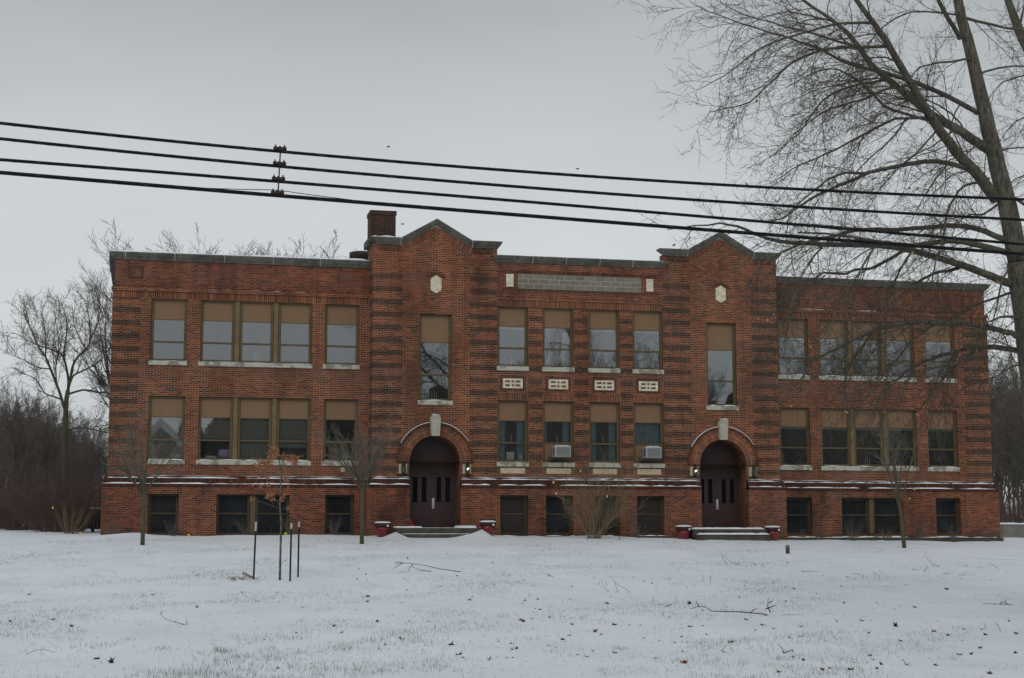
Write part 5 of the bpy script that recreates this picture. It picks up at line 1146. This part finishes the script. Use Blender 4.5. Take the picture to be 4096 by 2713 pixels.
fallen([[(105, 2618), (140, 2602), (175, 2598), (205, 2606), (222, 2610)]], 'small arched fallen twig at the left bottom corner', .006, 3)
fallen([[(3065, 2462), (3040, 2455), (2960, 2448), (2890, 2446), (2840, 2444), (2820, 2428), (2800, 2427), (2765, 2436)], [(2800, 2428), (2780, 2404)], [(3000, 2455), (3010, 2440), (3025, 2434)], [(3075, 2450), (3066, 2425), (3080, 2395)], [(3068, 2437), (3100, 2425), (3112, 2422)], [(3072, 2412), (3090, 2400)]], 'longest fallen branch lying across the right foreground', .017, 4)
fallen([[(3135, 2616), (3160, 2606), (3182, 2600)], [(3142, 2612), (3135, 2595), (3118, 2578)], [(3160, 2606), (3168, 2598)]], 'short forked fallen twig near the bottom right', .012, 5)
fallen([[(3935, 2418), (3980, 2420), (4020, 2428), (4050, 2450)], [(3990, 2420), (4010, 2408), (4040, 2425), (4060, 2438)], [(3975, 2440), (4000, 2425), (4045, 2420), (4058, 2440)], [(4025, 2400), (4025, 2440)]], 'tangled heap of dark twigs at the right edge of the lawn', .014, 6)
for j_, pl_ in enumerate([[(2525, 2374), (2500, 2355), (2470, 2340), (2450, 2320), (2445, 2305)], [(2470, 2370), (2465, 2345), (2455, 2325)], [(2430, 2370), (2412, 2345), (2410, 2315)], [(2425, 2345), (2420, 2325)], [(2395, 2345), (2400, 2325)]]): fallen([pl_], 'upright twig poking from the snow in the middle of the lawn', .008, 70+j_)
for j_, pl_ in enumerate([[(2948, 2260), (2920, 2245), (2895, 2225), (2880, 2205)], [(2910, 2260), (2890, 2235), (2885, 2215)], [(2952, 2258), (2953, 2242)]]): fallen([pl_], 'curved twig rising from the snow below the second entrance', .009, 80+j_)
fallen([[(3755, 2268), (3730, 2262), (3710, 2240), (3703, 2220), (3708, 2205)], [(3760, 2272), (3740, 2258)]], 'curved twig rising from the snow near the forked sapling', .009, 9)
fallen([[(3698, 2290), (3706, 2272), (3712, 2262)]], 'short dark stick upright in the snow near the forked sapling', .014, 10)
fallen([[(3205, 2288), (3240, 2290), (3280, 2291)]], 'straight fallen stick below the short lawn post', .010, 11)
fallen([[(3125, 2463), (3170, 2467), (3218, 2473)]], 'thin straight stick right of the longest fallen branch', .007, 12)
for j_, pl_ in enumerate([[(2810, 2330), (2812, 2310), (2808, 2300)], [(2838, 2330), (2845, 2310), (2848, 2290)], [(2842, 2318), (2836, 2305)]]): fallen([pl_], 'small upright twig in the snow below door 2', .007, 130+j_)
for j_, pl_ in enumerate([[(3500, 2322), (3495, 2300), (3490, 2285)], [(3520, 2322), (3510, 2300), (3495, 2290)], [(3535, 2300), (3520, 2285)], [(3455, 2322), (3457, 2298)], [(3440, 2300), (3425, 2294), (3412, 2296)]]): fallen([pl_], 'small twig in the snow below the wide basement window, right wing', .007, 140+j_)
fallen([[(3655, 2280), (3660, 2285), (3680, 2288), (3700, 2288)], [(3655, 2283), (3650, 2270)]], 'low angled twig left of the short dark stick', .007, 15)
for j_, pl_ in enumerate([[(3830, 2300), (3860, 2306), (3900, 2308)], [(3855, 2304), (3850, 2292), (3880, 2292)], [(3790, 2298), (3770, 2300), (3810, 2293)]]): fallen([pl_], 'flat grey twig on the snow near the right corner of the school', .007, 160+j_)
for j_, pl_ in enumerate([[(3935, 2273), (3925, 2272), (3912, 2271)], [(3997, 2276), (3975, 2262), (3960, 2252)], [(3857, 2268), (3867, 2260)]]): fallen([pl_], 'short twig in the snow at the far right of the lawn', .009, 170+j_)
for j_, pl_ in enumerate([[(3000, 2270), (3010, 2255), (3030, 2258)], [(3045, 2272), (3050, 2252), (3060, 2262)], [(2985, 2272), (2983, 2256)], [(3055, 2272), (3045, 2250)]]): fallen([pl_], 'thin upright twig left of the short lawn post', .006, 180+j_)
for j_, pl_ in enumerate([[(2210, 2310), (2190, 2295), (2160, 2290)], [(2195, 2298), (2198, 2316)]]): fallen([pl_], 'small bent twig beside a dead leaf in the middle of the lawn', .007, 190+j_)
for j_, pl_ in enumerate([[(2605, 2412), (2610, 2395), (2620, 2385)], [(2655, 2428), (2680, 2420), (2702, 2405), (2695, 2375)], [(2640, 2420), (2660, 2430)]]): fallen([pl_], 'small twig right of the middle of the lawn', .008, 200+j_)
for j_, pl_ in enumerate([[(4000, 2525), (3995, 2500), (3982, 2492)], [(3945, 2518), (3943, 2500)]]): fallen([pl_], 'hooked twig in the right foreground', .008, 210+j_)
# debris heap left of the posts
t_ = thing('debris_heap', 'low heap of dry stalks with a wooden board left of the leaning post', 'debris', ground_at(965, 2320))
gq = ground_at(965, 2320); m = MB(); rr = random.Random(9)
for i in range(60):
    x = gq.x+rr.gauss(-.05, .25); y = gq.y+rr.gauss(0, .15); z = gz(x, y); a = rr.uniform(0, 3.1); l = rr.uniform(.05, .22); m.tube([(x, y, z), (x+math.cos(a)*l*.6, y, z+rr.uniform(.03, .1)), (x+math.cos(a)*l, y, z+rr.uniform(.0, .07))], .0035, 3)
m.build('stalks', 'twig_tan', t_)
m = MB(); a_ = ground_at(972, 2303); b_ = ground_at(1012, 2317); a_.z += .06; b_.z += .03; m.tube([tuple(a_), tuple(b_)], [.03, .025], 4); m.build('board', 'concrete_wall', t_)

# ------------------------------------------------------------------ leaves on the snow
def leafmesh(seed):
    Rn = random.Random(seed); m = MB(); prof = []
    for i in range(15):
        a = 2*math.pi*i/15; r = (1. if i % 3 == 0 else .55)*Rn.uniform(.85, 1.1); prof.append((r*math.cos(a), r*math.sin(a)*.8))
    ang = Rn.uniform(0, 3.14); f = Rn.uniform(.5, 1.3); vs = []
    for x, y in prof+[(0, 0)]:
        s_ = x*math.cos(ang)+y*math.sin(ang); vs.append((x*.5, y*.5, abs(s_)*f*.5+Rn.uniform(-.05, .08)+.02))
    m.add(vs, [(15, i, (i+1) % 15) for i in range(15)], 0); return m
lp = []
for i in range(6):
    o = leafmesh(500+i).build('fallen_leaf', 'dead_leaf' if i % 3 else 'dead_leaf_orange'); tag(o, 'curled brown dead leaf lying on the snow', 'leaf', 'dead leaves scattered over the snowy lawn'); lp.append([o, False])
rl = random.Random(12)
fixed = [(3950+0, 0)][:0]+[(118*1, 2382), (210, 2480), (40, 2490), (285, 2508), (385, 2640), (445, 2653), (608, 2382), (787, 2302), (788, 2432), (1033, 2408), (1211, 2430), (1335, 2508), (1366, 2534), (1715, 2490), (1764, 2348), (1630, 2235), (2047, 2578), (2052, 2600), (1852, 2633), (1835, 2620), (2198, 2474), (2430, 2417), (2455, 2503), (2093, 2491), (2083, 2485), (2150, 2400), (2193, 2306), (2738, 2655), (2459, 2613), (2345, 2630), (2100, 2405), (2680, 2320), (3175, 2357), (3036, 2365), (3142, 2407), (3200, 2510), (3157, 2552), (3205, 2549), (3347, 2487), (3447, 2485), (3605, 2568), (3582, 2507), (3737, 2530), (3787, 2360), (3925, 2522), (3793, 2546), (3943, 2542), (4060, 2615), (3918, 2595), (3840, 2619), (3885, 2620), (3480, 2624), (3402, 2680), (3290, 2682), (3960, 2700), (3745, 2665), (3625, 2660), (4065, 2540), (3660, 2432), (3300, 2457), (3115, 2690), (2922, 2573), (2762, 2510), (2985, 2482), (3053, 2502), (2757, 2417), (3390, 2310), (3620, 2340), (1805, 2580), (1510, 2490), (1470, 2388), (1605, 2560), (1880, 2403), (2160, 2440), (2290, 2500), (2380, 2530), (2250, 2560)]
pos = [(x, y, 1) for x, y in fixed]
while len(pos) < 298:
    x = rl.betavariate(2.2, 1.3)*4096; y = 2240+(rl.random()**.8)*440
    if y > 2700: continue
    pos.append((x, y, 0))
for i, (x, y, big_) in enumerate(pos):
    g_ = ground_at(x, y); e = lp[i % 6]
    if not e[1]: o = e[0]; e[1] = True
    else: o = e[0].copy(); COL.objects.link(o)
    s_ = rl.uniform(.09, .15) if big_ else rl.uniform(.04, .09)
    o.location = (g_.x, g_.y, g_.z-.01); o.scale = (s_, s_, s_*rl.uniform(.7, 1.2)); o.rotation_euler = (rl.uniform(-.3, .3), rl.uniform(-.3, .3), rl.uniform(0, 6.28))

# ------------------------------------------------------------------ grass through the snow
rgx = random.Random(14); m = MB()
def vnoise(x, y):
    return .5+.25*math.sin(x*1.3+2.1*math.sin(y*.7))*math.sin(y*1.1+1.7*math.sin(x*.5))+.25*math.sin(x*.45-y*.6+1.3*math.sin(x*.2+y*.33))
cnt = 0; tries = 0
def blade(x, y, h, mi=0, lean=.5):
    z = gz(x, y); a = rgx.uniform(0, 6.283); l = h*rgx.uniform(.1, lean); w = .0012+h*.012; cx_, cy_ = math.cos(a), math.sin(a)
    m.add([(x-w, y, z-.01), (x+w, y, z-.01), (x+w*.6+cx_*l*.4, y+cy_*l*.4, z+h*.6), (x-w*.6+cx_*l*.4, y+cy_*l*.4, z+h*.6), (x+cx_*l, y+cy_*l, z+h)], [(0, 1, 2, 3), (3, 2, 4)], mi)
while cnt < 40000 and tries < 400000:
    tries += 1; d = 20+36*(rgx.random()**1.25); px = rgx.uniform(-200, 4300); tn = math.tan(YAW+math.atan((px-2048)/FPX)); x = tn*d; y = CAMP.y+d
    v = vnoise(x*1.4, y*1.2)*.65+vnoise(x*4.1+7, y*3.3)*.35
    if rgx.random() > max(.05, (v-.42)*2.6): continue
    if px > 3000 and rgx.random() > max(.25, 1-(px-3000)/1400): continue
    k = 1 if rgx.random() < .8 else 3
    for _ in range(k): blade(x+rgx.gauss(0, .03), y+rgx.gauss(0, .03), rgx.uniform(.015, .05)*(.6+v*.9)*(1.25 if d < 27 else 1)); cnt += 1
for px, py, n, hh in ((890, 2610, 120, .15), (1070, 2600, 50, .10), (1380, 2600, 50, .11), (800, 2620, 40, .09), (2010, 2470, 60, .10), (3118, 2640, 90, .10), (1100, 2640, 60, .10), (300, 2560, 40, .09), (1200, 2560, 40, .1), (3000, 2560, 40, .08), (3950, 2500, 30, .08), (1650, 2570, 60, .1), (2480, 2600, 60, .1), (3800, 2640, 50, .1), (2880, 2570, 30, .09), (650, 2600, 60, .09), (520, 2560, 60, .08)):
    g_ = ground_at(px, py)
    for _ in range(int(n*.6)): blade(g_.x+rgx.gauss(0, .09), g_.y+rgx.gauss(0, .12), hh*.75*rgx.uniform(.35, 1), 1 if hh > .1 and rgx.random() < .6 else 0, .9)
o = m.build('grass', ['grass', 'grass_tan']); o['kind'] = 'stuff'; o['label'] = 'sparse grass blades poking through the thin snow of the lawn'; o['category'] = 'grass'
# ------------------------------------------------------------------ birds
for px, py, lab in ((1553, 588, 'tiny bird in the sky above the chimney, below the top cable'), (2310, 676, 'tiny bird in the sky just above the uppermost cable'), (1610, 897, 'tiny bird just right of the chimney')):
    q_ = at(px, py, -10); t_ = thing('bird', lab, 'bird', q_, 'birds in the sky')
    m = MB(); m.tube([tuple(q_+Vector((-.06, 0, .01))), tuple(q_+Vector((-.03, 0, 0))), tuple(q_+Vector((.025, 0, 0))), tuple(q_+Vector((.06, 0, .01)))], [.004, .018, .017, .005], 6)
    for s_ in (-1, 1): m.add([tuple(q_+Vector((-.03, 0, .01))), tuple(q_+Vector((.03, 0, .01))), tuple(q_+Vector((.03, s_*.07, .02))), tuple(q_+Vector((.0, s_*.12, .01)))], [(0, 1, 2, 3)])
    m.build('body', 'bird', t_)

# ------------------------------------------------------------------ across the road, behind the camera: what the windows mirror
hs = thing('house', 'brown gabled house across the road, mirrored in the leftmost ground floor window', 'house', (1.5, -84, -1.9))
m = MB(); m.box(-5.0, 7.0, -96, -84, -2.2, 4.2); m.prism([(-5., 4.2), (7., 4.2), (1., 9.6)], -84, -84.3); m.build('wall', 'siding', hs)
m = MB(); m.prism([(-5.8, 3.7), (-5.6, 3.5), (1., 9.7), (7.6, 3.5), (7.8, 3.7), (1., 10.1)], -83.6, -96); m.build('roof', 'roof', hs)
m = MB(); m.prism([(-5.8, 3.6), (1., 9.9), (1., 9.4), (-5.4, 3.4)], -83.5, -83.6); m.prism([(7.8, 3.6), (7.4, 3.4), (1., 9.4), (1., 9.9)], -83.5, -83.6); m.build('barge_board', 'trim', hs)
m = MB(); m.lathe((0, 0, 0), [(.001, 0), (.35, .001), (.35, .05)], 16); m.v = [(.2+x, -83.9+z, 7.6+y*1.5) for x, y, z in m.v]; m.build('oval_window', 'trim', hs)
def evergreen(seed, H):
    Rn = random.Random(seed); m = MB(); t2 = MB(); t2.tube([(0, 0, -.3), (0, 0, H*.9)], [H*.02, .02], 6)
    for i in range(3200):
        t = Rn.random()**.8; z = H*(.06+.93*t); r = H*.30*(1-t**1.8)*Rn.uniform(.3, 1.)+.15; a = Rn.uniform(0, 6.283); x, y = r*math.cos(a), r*math.sin(a); s_ = Rn.uniform(.35, .7)
        m.add([(x*.4, y*.4, z+.1), (x-math.sin(a)*s_*.6, y+math.cos(a)*s_*.6, z-.2), (x*1.15, y*1.15, z-.35), (x+math.sin(a)*s_*.6, y-math.cos(a)*s_*.6, z-.15)], [(0, 1, 2, 3)])
    return t2, m
ev = None; gev = 'unseen evergreens added to darken the window reflections'  # unseen backdrop trees, added tall and wide so the panes mirror dark
for i, (x, y, h) in enumerate([(-22, -90, 10), (-15, -86, 11), (9, -86, 13.5), (12.5, -89, 15), (16, -86, 14), (19.5, -88, 15), (23, -86, 14.5), (26.5, -88, 15.5), (30, -86, 14.5), (34, -88, 15.5), (37.5, -86, 15), (41, -88, 15.5), (44.5, -85, 15), (48, -88, 16), (52, -86, 15), (55.5, -88, 16), (59, -86, 15.5), (63, -88, 16), (67, -87, 15.5), (71, -89, 16), (75, -87, 15.5), (79, -88, 16), (83, -88, 16), (87, -90, 16), (4, -100, 14), (-8, -97, 11), (-4, -99, 11), (7.5, -92, 15.5), (10.5, -92, 15.5), (13.5, -93, 16), (16.5, -92, 16), (19.5, -93, 16), (23, -93, 16.5), (27, -93, 16.5), (31, -93, 16.5), (35, -94, 16.5), (39, -94, 17), (43, -94, 17), (47, -94, 17), (51, -94, 17)]):
    if ev is None:
        a_, b_ = evergreen(1, 10.); ev = thing('backdrop_evergreen', 'unseen dark evergreen added behind the camera to darken the window reflections', 'tree', (x, y, -2), gev); a_.build('trunk', 'bg_bark', ev, True); b_.build('crown', 'evergreen', ev, True); o = ev
    else: o = copy_tree(ev)
    o.location = (x, y, -2.1); o.rotation_euler = (0, 0, i*1.3); s_ = h/10; o.scale = (s_*1.15, s_*1.15, s_)
gm = 'bare roadside trees mirrored in the school windows'
for i, (x, y, h, k) in enumerate([(31, -64, 17, 0), (38, -70, 20, 3), (45, -68, 19, 0), (52, -66, 18, 3), (60, -70, 20, 0), (66, -66, 19, 3), (73, -72, 20, 0), (44, -36, 15, 0), (52, -40, 16, 3), (27, -72, 16, 3), (24, -46, 15, 0), (29, -44, 17, 3), (34.5, -47, 17, 0), (45, -44, 17, 3), (51, -46, 16, 0), (57, -45, 17, 3), (21, -52, 15, 3)]):
    place_bg(k, x, y, h, i*1.1, 'tall bare tree beside the road, mirrored in the school windows', gm)

# ------------------------------------------------------------------ overcast light
w = bpy.data.worlds.new('World'); S.world = w; w.use_nodes = True; nt = w.node_tree; nn = nt.nodes; ll = nt.links; nn.clear()
out = nn.new('ShaderNodeOutputWorld'); bg = nn.new('ShaderNodeBackground'); sky = nn.new('ShaderNodeTexSky'); sky.sky_type = 'NISHITA'; sky.sun_disc = False; sky.sun_elevation = R(38); sky.sun_rotation = R(200); sky.dust_density = 5; sky.air_density = 1.5
hs_ = nn.new('ShaderNodeHueSaturation'); hs_.inputs['Saturation'].default_value = .12; hs_.inputs['Value'].default_value = .10; ll.new(sky.outputs[0], hs_.inputs['Color'])
tc = nn.new('ShaderNodeTexCoord'); sx = nn.new('ShaderNodeSeparateXYZ'); ll.new(tc.outputs['Generated'], sx.inputs[0])
rp_ = nn.new('ShaderNodeValToRGB'); e = rp_.color_ramp
stops = [(0., (.60, .64, .665)), (.13, (.67, .705, .72)), (.20, (.61, .645, .665)), (.32, (.43, .458, .478)), (.6, (.50, .53, .555)), (1., (.60, .635, .66))]
while len(e.elements) < len(stops): e.elements.new(.5)
for el, (p_, c_) in zip(e.elements, stops): el.position = p_; el.color = (*c_, 1)
ll.new(sx.outputs['Z'], rp_.inputs[0])
nz = nn.new('ShaderNodeTexNoise'); nz.inputs['Scale'].default_value = 2.2; nz.inputs['Detail'].default_value = 5; mp = nn.new('ShaderNodeMapping'); mp.inputs['Scale'].default_value = (1, 1, 3); ll.new(tc.outputs['Generated'], mp.inputs[0]); ll.new(mp.outputs[0], nz.inputs['Vector'])
mr = nn.new('ShaderNodeMapRange'); mr.inputs['From Min'].default_value = .3; mr.inputs['From Max'].default_value = .7; mr.inputs['To Min'].default_value = .87; mr.inputs['To Max'].default_value = 1.10; ll.new(nz.outputs['Fac'], mr.inputs['Value'])
mu = nn.new('ShaderNodeMix'); mu.data_type = 'RGBA'; mu.blend_type = 'MULTIPLY'; mu.inputs[0].default_value = 1; ll.new(rp_.outputs[0], mu.inputs[6]); ll.new(mr.outputs[0], mu.inputs[7])
mx = nn.new('ShaderNodeMix'); mx.data_type = 'RGBA'; mx.inputs[0].default_value = .92; ll.new(hs_.outputs[0], mx.inputs[6]); ll.new(mu.outputs[2], mx.inputs[7])
ll.new(mx.outputs[2], bg.inputs['Color']); bg.inputs['Strength'].default_value = 1.0; ll.new(bg.outputs[0], out.inputs[0])
sun = bpy.data.lights.new('sun', 'SUN'); sun.energy = .5; sun.angle = R(25); sun.color = (1, .985, .96); so = bpy.data.objects.new('sun', sun); COL.objects.link(so)
so.rotation_euler = (R(52), 0, R(-20))
vs_ = S.view_settings; vs_.view_transform = 'Standard'; vs_.look = 'None'; vs_.exposure = 0; vs_.gamma = 1; vs_.use_curve_mapping = False
S.cycles.max_bounces = 6; S.cycles.transparent_max_bounces = 8; S.cycles.caustics_reflective = False; S.cycles.caustics_refractive = False
